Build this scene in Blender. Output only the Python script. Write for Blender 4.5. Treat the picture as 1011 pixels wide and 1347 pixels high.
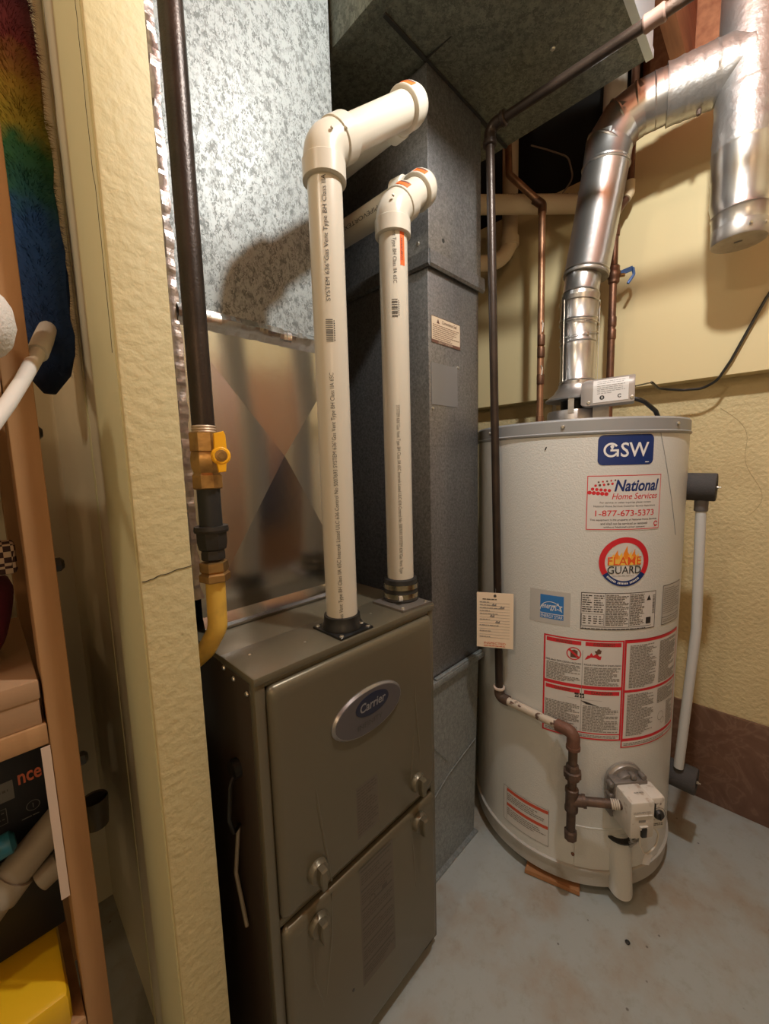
import bpy, bmesh, math, random
from mathutils import Vector, Matrix, noise
random.seed(7)
C = bpy.context.scene.collection
for o in list(bpy.data.objects): bpy.data.objects.remove(o)
PI = math.pi
# ------------------------------------------------------------------ camera
YAW, PITCH, ROLL, F, CAMH = 0.7883548, 0.118017787, -0.026901458, 529.754, 1.21
fw = Vector((math.sin(YAW)*math.cos(PITCH), math.cos(YAW)*math.cos(PITCH), -math.sin(PITCH)))
rt = Vector((math.cos(YAW), -math.sin(YAW), 0)); up = rt.cross(fw)
rt2 = rt*math.cos(ROLL)+up*math.sin(ROLL); up2 = -rt*math.sin(ROLL)+up*math.cos(ROLL)
cam = bpy.data.objects.new('camera', bpy.data.cameras.new('camera')); C.objects.link(cam)
cam.matrix_world = Matrix(((rt2.x, up2.x, -fw.x, 0), (rt2.y, up2.y, -fw.y, 0), (rt2.z, up2.z, -fw.z, CAMH), (0, 0, 0, 1)))
cam.data.sensor_fit = 'VERTICAL'; cam.data.sensor_height = 36; cam.data.lens = 36*F/1347
cam.data.clip_start = 0.01
bpy.context.scene.camera = cam
# ------------------------------------------------------------------ light
w = bpy.data.worlds.new('world'); bpy.context.scene.world = w; w.use_nodes = True
w.node_tree.nodes['Background'].inputs[0].default_value = (1.0, 0.75, 0.5, 1)
w.node_tree.nodes['Background'].inputs[1].default_value = 0.03
def lamp(name, loc, power, col, r):
    l = bpy.data.lights.new(name, 'POINT'); l.energy = power; l.color = col; l.shadow_soft_size = r
    o = bpy.data.objects.new(name, l); o.location = loc; C.objects.link(o); return o
lamp('ceiling_bulb', (0.65, 0.08, 2.25), 42, (0.98, 0.985, 0.94), 0.03)       # the bare bulb over the closet
lamp('storage_bulb', (-0.55, 0.36, 2.22), 13, (1.0, 0.84, 0.62), 0.05)         # lamp of the storage side
lamp('basement_fill', (-.9, -1.2, 1.9), 14, (1.0, 0.68, 0.40), 0.06)          # unseen fill light added behind the camera for warm ambience
vs = bpy.context.scene.view_settings
vs.view_transform = 'Standard'; vs.look = 'None'; vs.gamma = 1; vs.exposure = 0.0; vs.use_curve_mapping = False

# ------------------------------------------------------------------ materials
MATS = {}
def mat(name, col, rough=.6, metal=0, bump=None, vary=None, spec=None, emit=None):
    """bump=(scale, strength, detail[, kind]); vary=(scale, colour2, lo, hi[, stretch])"""
    if name in MATS: return MATS[name]
    m = bpy.data.materials.new(name); m.use_nodes = True; nt = m.node_tree; N = nt.nodes; L = nt.links
    b = N['Principled BSDF']; b.inputs['Base Color'].default_value = (*col, 1)
    b.inputs['Roughness'].default_value = rough; b.inputs['Metallic'].default_value = metal
    if spec is not None: b.inputs['Specular IOR Level'].default_value = spec
    tc = N.new('ShaderNodeTexCoord')
    if vary:
        mp = N.new('ShaderNodeMapping'); L.new(tc.outputs['Object'], mp.inputs[0])
        if len(vary) > 4: mp.inputs['Scale'].default_value = vary[4]
        nz = N.new('ShaderNodeTexNoise'); nz.inputs['Scale'].default_value = vary[0]; nz.inputs['Detail'].default_value = 5
        L.new(mp.outputs[0], nz.inputs[0])
        r = N.new('ShaderNodeValToRGB'); r.color_ramp.elements[0].position = vary[2]; r.color_ramp.elements[1].position = vary[3]
        r.color_ramp.elements[0].color = (*col, 1); r.color_ramp.elements[1].color = (*vary[1], 1)
        L.new(nz.outputs[0], r.inputs[0]); L.new(r.outputs[0], b.inputs['Base Color'])
    if bump:
        bn = N.new('ShaderNodeBump'); bn.inputs['Strength'].default_value = bump[1]; bn.inputs['Distance'].default_value = 0.0045 if name in ('stucco_cream', 'brushed_cream_paint') else 0.002
        if len(bump) > 3:
            t = N.new('ShaderNodeTexVoronoi'); t.inputs['Scale'].default_value = bump[0]; t.feature = 'SMOOTH_F1'
            L.new(tc.outputs['Object'], t.inputs[0]); L.new(t.outputs[0], bn.inputs['Height'])
        else:
            t = N.new('ShaderNodeTexNoise'); t.inputs['Scale'].default_value = bump[0]; t.inputs['Detail'].default_value = bump[2]
            L.new(tc.outputs['Object'], t.inputs[0]); L.new(t.outputs[0], bn.inputs['Height'])
        L.new(bn.outputs[0], b.inputs['Normal'])
    if emit: b.inputs['Emission Color'].default_value = (*emit, 1); b.inputs['Emission Strength'].default_value = 1
    MATS[name] = m; return m
def spangle(name, dark, light, metal, rough, scale=150, lo=.35, hi=.6):
    m = bpy.data.materials.new(name); m.use_nodes = True; nt = m.node_tree; N = nt.nodes; L = nt.links
    b = N['Principled BSDF']; b.inputs['Metallic'].default_value = metal
    tc = N.new('ShaderNodeTexCoord'); mp = N.new('ShaderNodeMapping'); mp.inputs['Rotation'].default_value = (.3, .75, .5); mp.inputs['Scale'].default_value = (1, 1, .55)
    L.new(tc.outputs['Object'], mp.inputs[0])
    nz = N.new('ShaderNodeTexNoise'); nz.inputs['Scale'].default_value = scale*.9; nz.inputs['Detail'].default_value = 2
    L.new(mp.outputs[0], nz.inputs[0])
    mx = N.new('ShaderNodeMixRGB'); mx.blend_type = 'LINEAR_LIGHT'; mx.inputs[0].default_value = .012
    L.new(mp.outputs[0], mx.inputs[1]); L.new(nz.outputs['Color'], mx.inputs[2])
    v = N.new('ShaderNodeTexVoronoi'); v.inputs['Scale'].default_value = scale; L.new(mx.outputs[0], v.inputs[0])
    s = N.new('ShaderNodeSeparateColor'); L.new(v.outputs['Color'], s.inputs[0])
    n2 = N.new('ShaderNodeTexNoise'); n2.inputs['Scale'].default_value = scale*.35; n2.inputs['Detail'].default_value = 4; L.new(tc.outputs['Object'], n2.inputs[0])
    a = N.new('ShaderNodeMath'); a.operation = 'MULTIPLY_ADD'; a.inputs[1].default_value = .35; L.new(s.outputs[0], a.inputs[0])
    k = N.new('ShaderNodeMath'); k.operation = 'MULTIPLY'; k.inputs[1].default_value = .65; L.new(n2.outputs[0], k.inputs[0]); L.new(k.outputs[0], a.inputs[2])
    r = N.new('ShaderNodeValToRGB'); r.color_ramp.elements[0].position = lo; r.color_ramp.elements[1].position = hi
    r.color_ramp.elements[0].color = (*dark, 1); r.color_ramp.elements[1].color = (*light, 1)
    L.new(a.outputs[0], r.inputs[0]); L.new(r.outputs[0], b.inputs['Base Color'])
    q = N.new('ShaderNodeMapRange'); q.inputs[3].default_value = rough+.12; q.inputs[4].default_value = rough-.05; L.new(a.outputs[0], q.inputs[0]); L.new(q.outputs[0], b.inputs['Roughness'])
    return m
GALV = spangle('galvanised_spangle', (.135, .145, .14), (.34, .365, .36), .30, .50, 210, .34, .56)
GALVD = spangle('galvanised_dull', (.165, .165, .167), (.37, .37, .375), .84, .40, 420, .3, .7)
GALVF = spangle('galvanised_field', (.10, .105, .082), (.215, .225, .175), .45, .45, 170, .32, .70)
GALVB = spangle('galvanised_boot', (.22, .24, .24), (.36, .39, .39), .45, .42, 260, .3, .72)
SHINY = mat('shiny_sheet_metal', (.62, .61, .60), .17, 1, (60, .04, 3))
FOIL = mat('foil_tape', (.80, .79, .77), .22, 1, (45, .5, 4))
PIPEAL = mat('bright_vent_metal', (.56, .55, .54), .30, .95, (90, .12, 3))
HOODM = mat('hood_metal', (.48, .46, .44), .38, .85, (80, .12, 2), (30, (.36, .33, .31), .45, .7))
SCREW = mat('screw_zinc', (.65, .63, .58), .3, 1)
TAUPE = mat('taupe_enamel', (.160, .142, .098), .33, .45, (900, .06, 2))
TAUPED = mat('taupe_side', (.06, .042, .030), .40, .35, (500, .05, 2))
TAUPEL = mat('taupe_relief_print', (.130, .112, .088), .5, .2)
BLACK = mat('black_plastic', (.012, .012, .012), .35)
RUBBER = mat('black_rubber', (.02, .019, .018), .5)
PVC = mat('cream_pvc', (.60, .555, .465), .28, 0, (200, .03, 2))
PVCD = mat('yellowed_pvc', (.66, .52, .34), .4, 0, (200, .03, 2))
INK = mat('grey_ink', (.07, .065, .06), .6)
ORANGE = mat('orange_print', (.85, .13, .02), .5)
IRON = mat('black_iron', (.030, .020, .015), .36, .45, (260, .25, 4), (14, (.060, .040, .030), .4, .75))
IRON2 = mat('rusty_iron', (.085, .058, .045), .55, .4, (220, .4, 4), (25, (.17, .105, .075), .42, .7))
IRONR = mat('rust_brown_fitting', (.17, .082, .055), .6, .2, (220, .4, 4))
PAINTP = mat('painted_spotted_nipple', (.56, .49, .40), .55, .1, (200, .4, 4), (45, (.12, .07, .05), .57, .63))
COPPER = mat('copper_tube', (.40, .20, .11), .42, .7, (120, .15, 3), (20, (.20, .11, .065), .42, .72))
COPPERD = mat('dull_copper_tube', (.20, .095, .055), .45, .7, (120, .2, 3), (22, (.10, .055, .04), .42, .7))
SOLDER = mat('solder', (.62, .58, .54), .4, .8)
BRASS = mat('brass', (.46, .27, .10), .32, .85, (150, .15, 3), (30, (.22, .12, .055), .5, .75))
YELLOW = mat('yellow_handle', (.95, .46, .01), .38)
YFLEX = mat('yellow_coated_flex', (.70, .43, .07), .42, 0, (80, .1, 3), (25, (.50, .30, .06), .55, .75))
TANK = mat('tank_grey_enamel', (.65, .665, .65), .36, .05, (260, .35, 2))
TANKRIM = mat('tank_rim_grey', (.30, .31, .32), .42, .15)
TANKBASE = mat('tank_base', (.44, .43, .40), .5, .05, (200, .3, 3), (14, (.28, .24, .19), .55, .75))
WHITEP = mat('label_white', (.66, .645, .63), .5)
CLEAR = mat('label_clear', (.50, .495, .48), .3)
NAVY = mat('label_navy', (.012, .035, .16), .35)
RED = mat('label_red', (.62, .022, .035), .45)
REDO = mat('label_red_orange', (.60, .08, .035), .45)
BLUE = mat('label_blue', (.035, .19, .52), .4)
DARK = mat('label_black', (.03, .028, .028), .5)
MICRO = mat('label_fine_print', (.24, .23, .22), .6)
FLAMEO = mat('flame_orange', (.90, .27, .02), .5)
FLAMEY = mat('flame_yellow', (.88, .55, .10), .5)
PAPER = mat('tag_paper', (.80, .66, .50), .7)
VALVE = mat('valve_grey', (.64, .61, .56), .45, 0, (300, .1, 2), (60, (.42, .36, .30), .58, .72))
FOAM = mat('dark_foam', (.055, .053, .055), .85, 0, (300, .6, 4))
CPVC = mat('discharge_pipe_white', (.55, .56, .56), .35)
WALLY = mat('drywall_cream', (.70, .575, .32), .62, 0, (60, .05, 3))
STUCCO = mat('stucco_cream', (.66, .54, .30), .72, 0, (85, 1.0, 3), (5, (.58, .46, .25), .4, .75))
PILLAR = mat('brushed_cream_paint', (.60, .515, .285), .62, 0, (70, .55, 6))
PAINTG = mat('pale_green_paint', (.66, .64, .40), .6, 0, (50, .1, 3))
WALLW = mat('greyish_wall_paint', (.70, .65, .48), .65, 0, (50, .08, 3))
CONC = mat('concrete', (.30, .29, .27), .8, 0, (80, .3, 5))
WOOD = mat('post_wood', (.42, .235, .105), .6, 0, (60, .15, 4), (7, (.33, .175, .075), .35, .7, (6, 6, .6)))
JOIST = mat('joist_wood', (.46, .19, .09), .6, 0, (40, .2, 4), (8, (.30, .105, .05), .35, .7, (.6, 6, 6)))
CARD = mat('cardboard', (.36, .215, .115), .8, 0, (120, .1, 3))
TAPEB = mat('dark_seam', (.02, .02, .018), .7)

def floor_mat():
    m = bpy.data.materials.new('painted_concrete_floor'); m.use_nodes = True; nt = m.node_tree; N = nt.nodes; L = nt.links
    b = N['Principled BSDF']; b.inputs['Roughness'].default_value = .42
    tc = N.new('ShaderNodeTexCoord')
    n1 = N.new('ShaderNodeTexNoise'); n1.inputs['Scale'].default_value = 4.2; n1.inputs['Detail'].default_value = 6; n1.inputs['Roughness'].default_value = .6
    n2 = N.new('ShaderNodeTexNoise'); n2.inputs['Scale'].default_value = 28; n2.inputs['Detail'].default_value = 8; n2.inputs['Roughness'].default_value = .7
    v = N.new('ShaderNodeTexVoronoi'); v.inputs['Scale'].default_value = 16
    for n in (n1, n2, v): L.new(tc.outputs['Object'], n.inputs[0])
    r1 = N.new('ShaderNodeValToRGB'); r1.color_ramp.elements[0].position = .46; r1.color_ramp.elements[1].position = .68
    r1.color_ramp.elements[0].color = (.37, .405, .40, 1); r1.color_ramp.elements[1].color = (.33, .28, .215, 1)
    L.new(n1.outputs[0], r1.inputs[0])
    r2 = N.new('ShaderNodeValToRGB'); r2.color_ramp.elements[0].position = .52; r2.color_ramp.elements[1].position = .74
    r2.color_ramp.elements[0].color = (1, 1, 1, 1); r2.color_ramp.elements[1].color = (.84, .80, .73, 1)
    L.new(n2.outputs[0], r2.inputs[0])
    r3 = N.new('ShaderNodeValToRGB'); r3.color_ramp.elements[0].position = .035; r3.color_ramp.elements[1].position = .06
    r3.color_ramp.elements[0].color = (.25, .22, .19, 1); r3.color_ramp.elements[1].color = (1, 1, 1, 1)
    L.new(v.outputs['Distance'], r3.inputs[0])
    a = N.new('ShaderNodeMixRGB'); a.blend_type = 'MULTIPLY'; a.inputs[0].default_value = 1; L.new(r1.outputs[0], a.inputs[1]); L.new(r2.outputs[0], a.inputs[2])
    c = N.new('ShaderNodeMixRGB'); c.blend_type = 'MULTIPLY'; c.inputs[0].default_value = .8; L.new(a.outputs[0], c.inputs[1]); L.new(r3.outputs[0], c.inputs[2])
    L.new(c.outputs[0], b.inputs['Base Color'])
    bn = N.new('ShaderNodeBump'); bn.inputs['Strength'].default_value = .3; bn.inputs['Distance'].default_value = .002; L.new(n2.outputs[0], bn.inputs['Height']); L.new(bn.outputs[0], b.inputs['Normal'])
    return m
FLOOR = floor_mat()
def tile_mat():
    m = bpy.data.materials.new('brown_marble_tile'); m.use_nodes = True; nt = m.node_tree; N = nt.nodes; L = nt.links
    b = N['Principled BSDF']; b.inputs['Roughness'].default_value = .4
    tc = N.new('ShaderNodeTexCoord')
    n = N.new('ShaderNodeTexNoise'); n.inputs['Scale'].default_value = 9; n.inputs['Detail'].default_value = 8; n.inputs['Distortion'].default_value = 1.6
    L.new(tc.outputs['Object'], n.inputs[0])
    r = N.new('ShaderNodeValToRGB'); e = r.color_ramp.elements
    e[0].position = .30; e[0].color = (.13, .065, .04, 1); e[1].position = .75; e[1].color = (.20, .11, .07, 1)
    x = e.new(.5); x.color = (.165, .088, .058, 1); y = e.new(.53); y.color = (.215, .125, .085, 1); z = e.new(.57); z.color = (.16, .085, .055, 1)
    L.new(n.outputs[0], r.inputs[0]); L.new(r.outputs[0], b.inputs['Base Color']); return m
TILE = tile_mat()

# ------------------------------------------------------------------ mesh helpers
ORG = {}
def root(name, label=None, cat=None, loc=(0, 0, 0), group=None, kind=None):
    o = bpy.data.objects.new(name, None); o.empty_display_size = .05; C.objects.link(o); o.location = loc; ORG[o] = Vector(loc)
    tag(o, label, cat, group, kind); return o
def tag(o, label=None, cat=None, group=None, kind=None):
    if label: o['label'] = label
    if cat: o['category'] = cat
    if group: o['group'] = group
    if kind: o['kind'] = kind
    return o
class MB:
    def __init__(s): s.v = []; s.f = []; s.m = []; s.cur = 0; s.mats = []
    def use(s, m):
        if m not in s.mats: s.mats.append(m)
        s.cur = s.mats.index(m); return s
    def add(s, vs, fs):
        n = len(s.v); s.v += [Vector(p) for p in vs]
        for f in fs: s.f.append(tuple(i+n for i in f)); s.m.append(s.cur)
        return s
    def box(s, a, b):
        x0, y0, z0 = a; x1, y1, z1 = b
        return s.add([(x0, y0, z0), (x1, y0, z0), (x1, y1, z0), (x0, y1, z0), (x0, y0, z1), (x1, y0, z1), (x1, y1, z1), (x0, y1, z1)],
                     [(0, 3, 2, 1), (4, 5, 6, 7), (0, 1, 5, 4), (1, 2, 6, 5), (2, 3, 7, 6), (3, 0, 4, 7)])
    def obox(s, c, ax, ay, az):       # oriented box: centre and half-axis vectors
        c = Vector(c); ax = Vector(ax); ay = Vector(ay); az = Vector(az)
        P = [c+ax*i+ay*j+az*k for k in (-1, 1) for i, j in ((-1, -1), (1, -1), (1, 1), (-1, 1))]
        return s.add(P, [(0, 3, 2, 1), (4, 5, 6, 7), (0, 1, 5, 4), (1, 2, 6, 5), (2, 3, 7, 6), (3, 0, 4, 7)])
    def prism(s, pts, d, bevel=0):    # planar polygon (3-D points) extruded along d
        P = [Vector(p) for p in pts]; n = len(P); d = Vector(d); rings = [P]
        if bevel:
            c = sum(P, Vector())/n
            dn = d.normalized(); rings.append([p+d-dn*bevel for p in P]); rings.append([p+d+(c-p).normalized()*bevel for p in P])
        else: rings.append([p+d for p in P])
        vs = [p for r in rings for p in r]; fs = [tuple(range(n))[::-1], tuple(range((len(rings)-1)*n, len(rings)*n))]
        for k in range(len(rings)-1):
            for i in range(n): j = (i+1) % n; fs.append((k*n+i, k*n+j, (k+1)*n+j, (k+1)*n+i))
        return s.add(vs, fs)
    def tube(s, path, r, n=20, caps=True, ry=None, jit=0):
        P = [Vector(p) for p in path]; R = r if isinstance(r, (list, tuple)) else [r]*len(P)
        T = []
        for i in range(len(P)):
            a = P[max(i-1, 0)]; b = P[min(i+1, len(P)-1)]; t = b-a
            k = i
            while t.length < 1e-9 and k+1 < len(P)-1: k += 1; t = P[k+1]-a
            if t.length < 1e-9: t = T[-1] if T else Vector((0, 0, 1))
            T.append(t.normalized())
        u = T[0].orthogonal().normalized(); vs = []
        for i, t in enumerate(T):
            u = (u-t*u.dot(t)).normalized(); w = t.cross(u)
            for k in range(n):
                a = 2*PI*k/n; q = R[i]*(1+(random.uniform(-jit, jit) if jit else 0)); vs.append(P[i]+u*math.cos(a)*q+w*math.sin(a)*q)
        fs = []
        for i in range(len(P)-1):
            for k in range(n): j = (k+1) % n; fs.append((i*n+k, i*n+j, (i+1)*n+j, (i+1)*n+k))
        if caps: fs.append(tuple(range(n))[::-1]); fs.append(tuple(range((len(P)-1)*n, len(P)*n)))
        return s.add(vs, fs)
    def lathe(s, prof, o, axis=(0, 0, 1), n=24):  # profile [(h, r)] along the axis
        o = Vector(o); a = Vector(axis).normalized()
        return s.tube([o+a*h for h, r in prof], [max(r, 1e-5) for h, r in prof], n) if False else s._lathe(prof, o, a, n)
    def _lathe(s, prof, o, a, n):
        u = a.orthogonal().normalized(); w = a.cross(u); vs = []; fs = []
        for h, r in prof:
            for k in range(n): t = 2*PI*k/n; vs.append(o+a*h+(u*math.cos(t)+w*math.sin(t))*max(r, 1e-5))
        m = len(prof)
        for i in range(m-1):
            for k in range(n): j = (k+1) % n; fs.append((i*n+k, i*n+j, (i+1)*n+j, (i+1)*n+k))
        fs.append(tuple(range(n))[::-1]); fs.append(tuple(range((m-1)*n, m*n)))
        return s.add(vs, fs)
    def build(s, name, m=None, parent=None, smooth=38, bevel=0, label=None):
        org = ORG.get(parent, Vector()) if parent else Vector()
        if parent is None and s.v: org = Vector()
        me = bpy.data.meshes.new(name); me.from_pydata([v-org for v in s.v], [], s.f)
        ms = s.mats if s.mats else [m]
        for x in ms: me.materials.append(x)
        if s.mats:
            for p, i in zip(me.polygons, s.m): p.material_index = i
        b = bmesh.new(); b.from_mesh(me); bmesh.ops.recalc_face_normals(b, faces=b.faces[:])
        if bevel: bmesh.ops.bevel(b, geom=[e for e in b.edges if len(e.link_faces) == 2 and e.calc_face_angle(0) > .6], offset=bevel, segments=2, affect='EDGES', profile=.5)
        b.to_mesh(me); b.free()
        if smooth:
            me.polygons.foreach_set('use_smooth', [True]*len(me.polygons))
            me.set_sharp_from_angle(angle=math.radians(smooth))
        o = bpy.data.objects.new(name, me); C.objects.link(o)
        if parent: o.parent = parent; ORG[o] = org
        else: ORG[o] = Vector()
        if label: o['label'] = label
        return o
def fillet(pts, R, n=8):
    P = [Vector(p) for p in pts]; out = [P[0]]
    for i in range(1, len(P)-1):
        a = (P[i-1]-P[i]); b = (P[i+1]-P[i]); ang = a.angle(b); d = min(R/math.tan(ang/2), a.length*.49, b.length*.49)
        if ang > 3.1: out.append(P[i]); continue
        A = P[i]+a.normalized()*d; B = P[i]+b.normalized()*d; rr = d*math.tan(ang/2)
        cc = P[i]+(a.normalized()+b.normalized()).normalized()*(rr/math.sin(ang/2))
        va = A-cc; vb = B-cc; th = va.angle(vb)
        for k in range(n+1):
            t = k/n; out.append(cc+(va*math.sin((1-t)*th)+vb*math.sin(t*th))/math.sin(th))
    out.append(P[-1]); return out
def grid_noise(x, s): return s*1.6*noise.noise(Vector((x*31.0, s*900, .37)))

# ---- flat print (decals): a small layered mesh mapped on a plane or a cylinder
TC = {}
def text_geo(s, bold=0, shear=0):
    k = (s, bold, shear)
    if k in TC: return TC[k]
    cu = bpy.data.curves.new('t', 'FONT'); cu.body = s; cu.size = 1; cu.offset = bold; cu.shear = shear; cu.resolution_u = 3
    o = bpy.data.objects.new('t', cu); C.objects.link(o); dg = bpy.context.evaluated_depsgraph_get(); me = bpy.data.meshes.new_from_object(o.evaluated_get(dg))
    b = bmesh.new(); b.from_mesh(me); bmesh.ops.triangulate(b, faces=b.faces[:]); b.to_mesh(me); b.free()
    vs = [(v.co.x, v.co.y) for v in me.vertices]; fs = [tuple(p.vertices) for p in me.polygons]
    bpy.data.objects.remove(o); bpy.data.meshes.remove(me); bpy.data.curves.remove(cu)
    x0 = min(v[0] for v in vs); x1 = max(v[0] for v in vs); y0 = min(v[1] for v in vs); y1 = max(v[1] for v in vs)
    TC[k] = ([((x-x0)/(x1-x0), (y-y0)/(y1-y0)) for x, y in vs], fs); return TC[k]
class Decal(MB):
    def __init__(s, fn, off=.0006): super().__init__(); s.fn = fn; s.off = off
    def put(s, pts, fs, layer): s.add([s.fn(u, v, s.off+layer*.00022) for u, v in pts], fs)
    def rect(s, u0, v0, u1, v1, m, layer=0):
        s.use(m); n = max(1, int(abs(u1-u0)/.012)+1) if s.fn.curved else 1; P = []; fs = []
        for i in range(n+1): u = u0+(u1-u0)*i/n; P += [(u, v0), (u, v1)]
        for i in range(n): fs.append((2*i, 2*i+2, 2*i+3, 2*i+1))
        s.put(P, fs, layer)
    def poly(s, pts, m, layer=1):
        s.use(m); c = (sum(p[0] for p in pts)/len(pts), sum(p[1] for p in pts)/len(pts))
        s.put(list(pts)+[c], [(i, (i+1) % len(pts), len(pts)) for i in range(len(pts))], layer)
    def frame(s, u0, v0, u1, v1, t, m, layer=1):
        s.rect(u0, v0, u1, v0+t, m, layer); s.rect(u0, v1-t, u1, v1, m, layer); s.rect(u0, v0, u0+t, v1, m, layer); s.rect(u1-t, v0, u1, v1, m, layer)
    def ring(s, cu, cv, r0, r1, m, layer=1, a0=0, a1=360, n=40):
        s.use(m); P = []; fs = []
        for i in range(n+1):
            a = math.radians(a0+(a1-a0)*i/n); P += [(cu+r0*math.cos(a), cv+r0*math.sin(a)), (cu+r1*math.cos(a), cv+r1*math.sin(a))]
        for i in range(n): fs.append((2*i, 2*i+1, 2*i+3, 2*i+2))
        s.put(P, fs, layer)
    def text(s, t, u0, v0, u1, v1, m, layer=2, bold=0, shear=0, rot=0):
        s.use(m); vs, fs = text_geo(t, bold, shear)
        if rot == 0: P = [(u0+x*(u1-u0), v0+y*(v1-v0)) for x, y in vs]
        elif rot == 90: P = [(u1-y*(u1-u0), v0+x*(v1-v0)) for x, y in vs]       # reads upwards
        else: P = [(u0+y*(u1-u0), v1-x*(v1-v0)) for x, y in vs]                 # reads downwards
        s.put(P, fs, layer)
    def lines(s, u0, v0, u1, v1, pitch, m, layer=2, fill=.55, seed=0):
        rnd = random.Random(seed+int(u0*1e4)+int(v0*1e4)); v = v1-pitch
        while v > v0:
            u = u0; end = u1-(rnd.random()**3)*(u1-u0)*.5
            while u < end:
                wd = rnd.uniform(.003, .012); e = min(u+wd, end); s.rect(u, v, e, v+pitch*fill, m, layer); u = e+.0016
            v -= pitch
def cylmap(cx, cy, r, th0):           # u in metres along the arc from angle th0, v = height
    def fn(u, v, d): a = math.radians(th0)+u/r; return (cx+(r+d)*math.cos(a), cy+(r+d)*math.sin(a), v)
    fn.curved = True; return fn
def planemap(o, ux, vx):
    o = Vector(o); ux = Vector(ux).normalized(); vx = Vector(vx).normalized(); n = ux.cross(vx)
    def fn(u, v, d): return o+ux*u+vx*v+n*d
    fn.curved = False; return fn
def screws(name, pts, axis, parent, r=.004, m=None, h=.003):
    for p in pts:
        b = MB(); b.lathe([(0, r*1.2), (h*.3, r*1.2), (h*.4, r), (h, r*.8)], p, axis, 8); b.build(name, m or SCREW, parent)

# ================================================================== SETTING
FX0, FX1, FY0, FY1 = -1.8, 1.707, -1.8, 2.0
TOPZ = 2.62
tag(MB().box((FX0, FY0, -.05), (FX1+.3, FY1, 0)).build('floor', FLOOR), 'grey painted concrete floor with brown stains', kind='structure')
wr = root('wall_right', 'cream wall: textured concrete below, smooth drywall overhanging above', None, (FX1, 0, 0), kind='structure')
MB().box((FX1, FY0, 0), (FX1+.25, FY1, 2.16)).build('concrete_wall', STUCCO, wr)
b = MB(); b.box((1.635, FY0, 1.452), (FX1, .50, 2.36)); b.box((1.635, .50, 1.452), (FX1, FY1, 2.20)); b.build('drywall_panel', WALLY, wr)
MB().box((FX1-.012, FY0, 0), (FX1, .34, .341)).build('tile', TILE, wr, bevel=.002)
MB().box((FX1-.012, .343, 0), (FX1, .95, .341)).build('tile', TILE, wr, bevel=.002)
cr = MB(); pp = []
for i in range(26): t = i/25; pp.append((FX1-.0005, .16-.10*math.sin(t*2.2)-.02*math.sin(t*9), 1.36-.34*t))
cr.tube(pp, .0006, 4); cr.build('crack', mat('crack_tan', (.33, .25, .13), .8), wr)
tag(MB().box((FX0, FY1, 0), (FX1+.3, FY1+.1, TOPZ)).build('wall_back', WALLW), kind='structure')
tag(MB().box((FX0, FY0-.1, 0), (FX1+.3, FY0, TOPZ)).build('wall_front', WALLW), kind='structure')
tag(MB().box((FX0-.1, FY0-.1, 0), (FX0, FY1+.1, TOPZ)).build('wall_far_left', WALLW), kind='structure')
tag(MB().box((1.66, .42, 2.205), (FX1-.012, 1.6, TOPZ)).build('bay_shade_panel', mat('bay_shade', (.010, .009, .008), .9)), 'near-black panel added over the cream wall for the shade of the joist bay', kind='structure')  # added panel; its near-black colour stands in for the bay's shade
ce = root('ceiling', 'open reddish wooden joists and subfloor overhead', None, (0, 0, TOPZ), kind='structure')
MB().box((FX0, FY0, TOPZ), (FX1+.3, FY1, TOPZ+.05)).build('subfloor', JOIST, ce)
for y in (-1.55, -1.15, -.75, -.35, .05, .30, 1.10, 1.62):
    MB().box((FX0, y-.019, 2.37), (FX1+.1, y+.019, TOPZ)).build('joist', JOIST, ce, bevel=.002)
tag(MB().box((FX1-.01, .0, 2.37), (FX1+.03, FY1, TOPZ)).build('trim_1', JOIST), 'wooden rim board above the cream wall', kind='structure')
tag(MB().box((.60, -.90, 0), (FX1, -.80, TOPZ)).build('wall_closet', WALLY), kind='structure')
d1 = root('reflection_door', 'reddish wooden door added out of view for its reflection in the plenum', None, (1.1, -.79, 0), kind='structure')  # unseen door, added to give the plenum its orange reflection
DW = mat('reflection_door_wood', (.36, .19, .10), .5, 0, None, (6, (.27, .13, .065), .35, .7, (6, 6, .6)))
MB().box((.75, -.799, .01), (1.57, -.765, 2.03)).build('door_leaf', DW, d1, bevel=.003)
for x0, x1 in ((.69, .745), (1.575, 1.63)): MB().box((x0, -.799, 0), (x1, -.76, 2.09)).build('casing', DW, d1, bevel=.003)
b = MB(); b.lathe([(0, .028), (.004, .028), (.006, .012), (.03, .012), (.035, .024), (.05, .027), (.06, .02)], (.82, -.765, 1.0), (0, 1, 0), 20); b.build('door_knob', SCREW, d1)
b = MB(); P = [(.30*math.cos(0), 0, 0)]; path = [(1.24, -.66, .72), (1.24, -.66, .80), (1.24, -.655, 1.0), (1.24, -.66, 1.2), (1.24, -.67, 1.34), (1.24, -.69, 1.40)]
b.tube(path, [.17, .19, .185, .18, .13, .05], 24, jit=.05)
for v in b.v: v.y = -.765+(v.y+.86)*.42 if True else v.y
tag(b.build('reflection_coat', mat('reflection_navy', (.012, .016, .035), .8), None, smooth=80), 'dark navy coat shape added out of view for its reflection in the plenum', 'coat')  # unseen coat shape, added to put a dark reflection in the plenum
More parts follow.
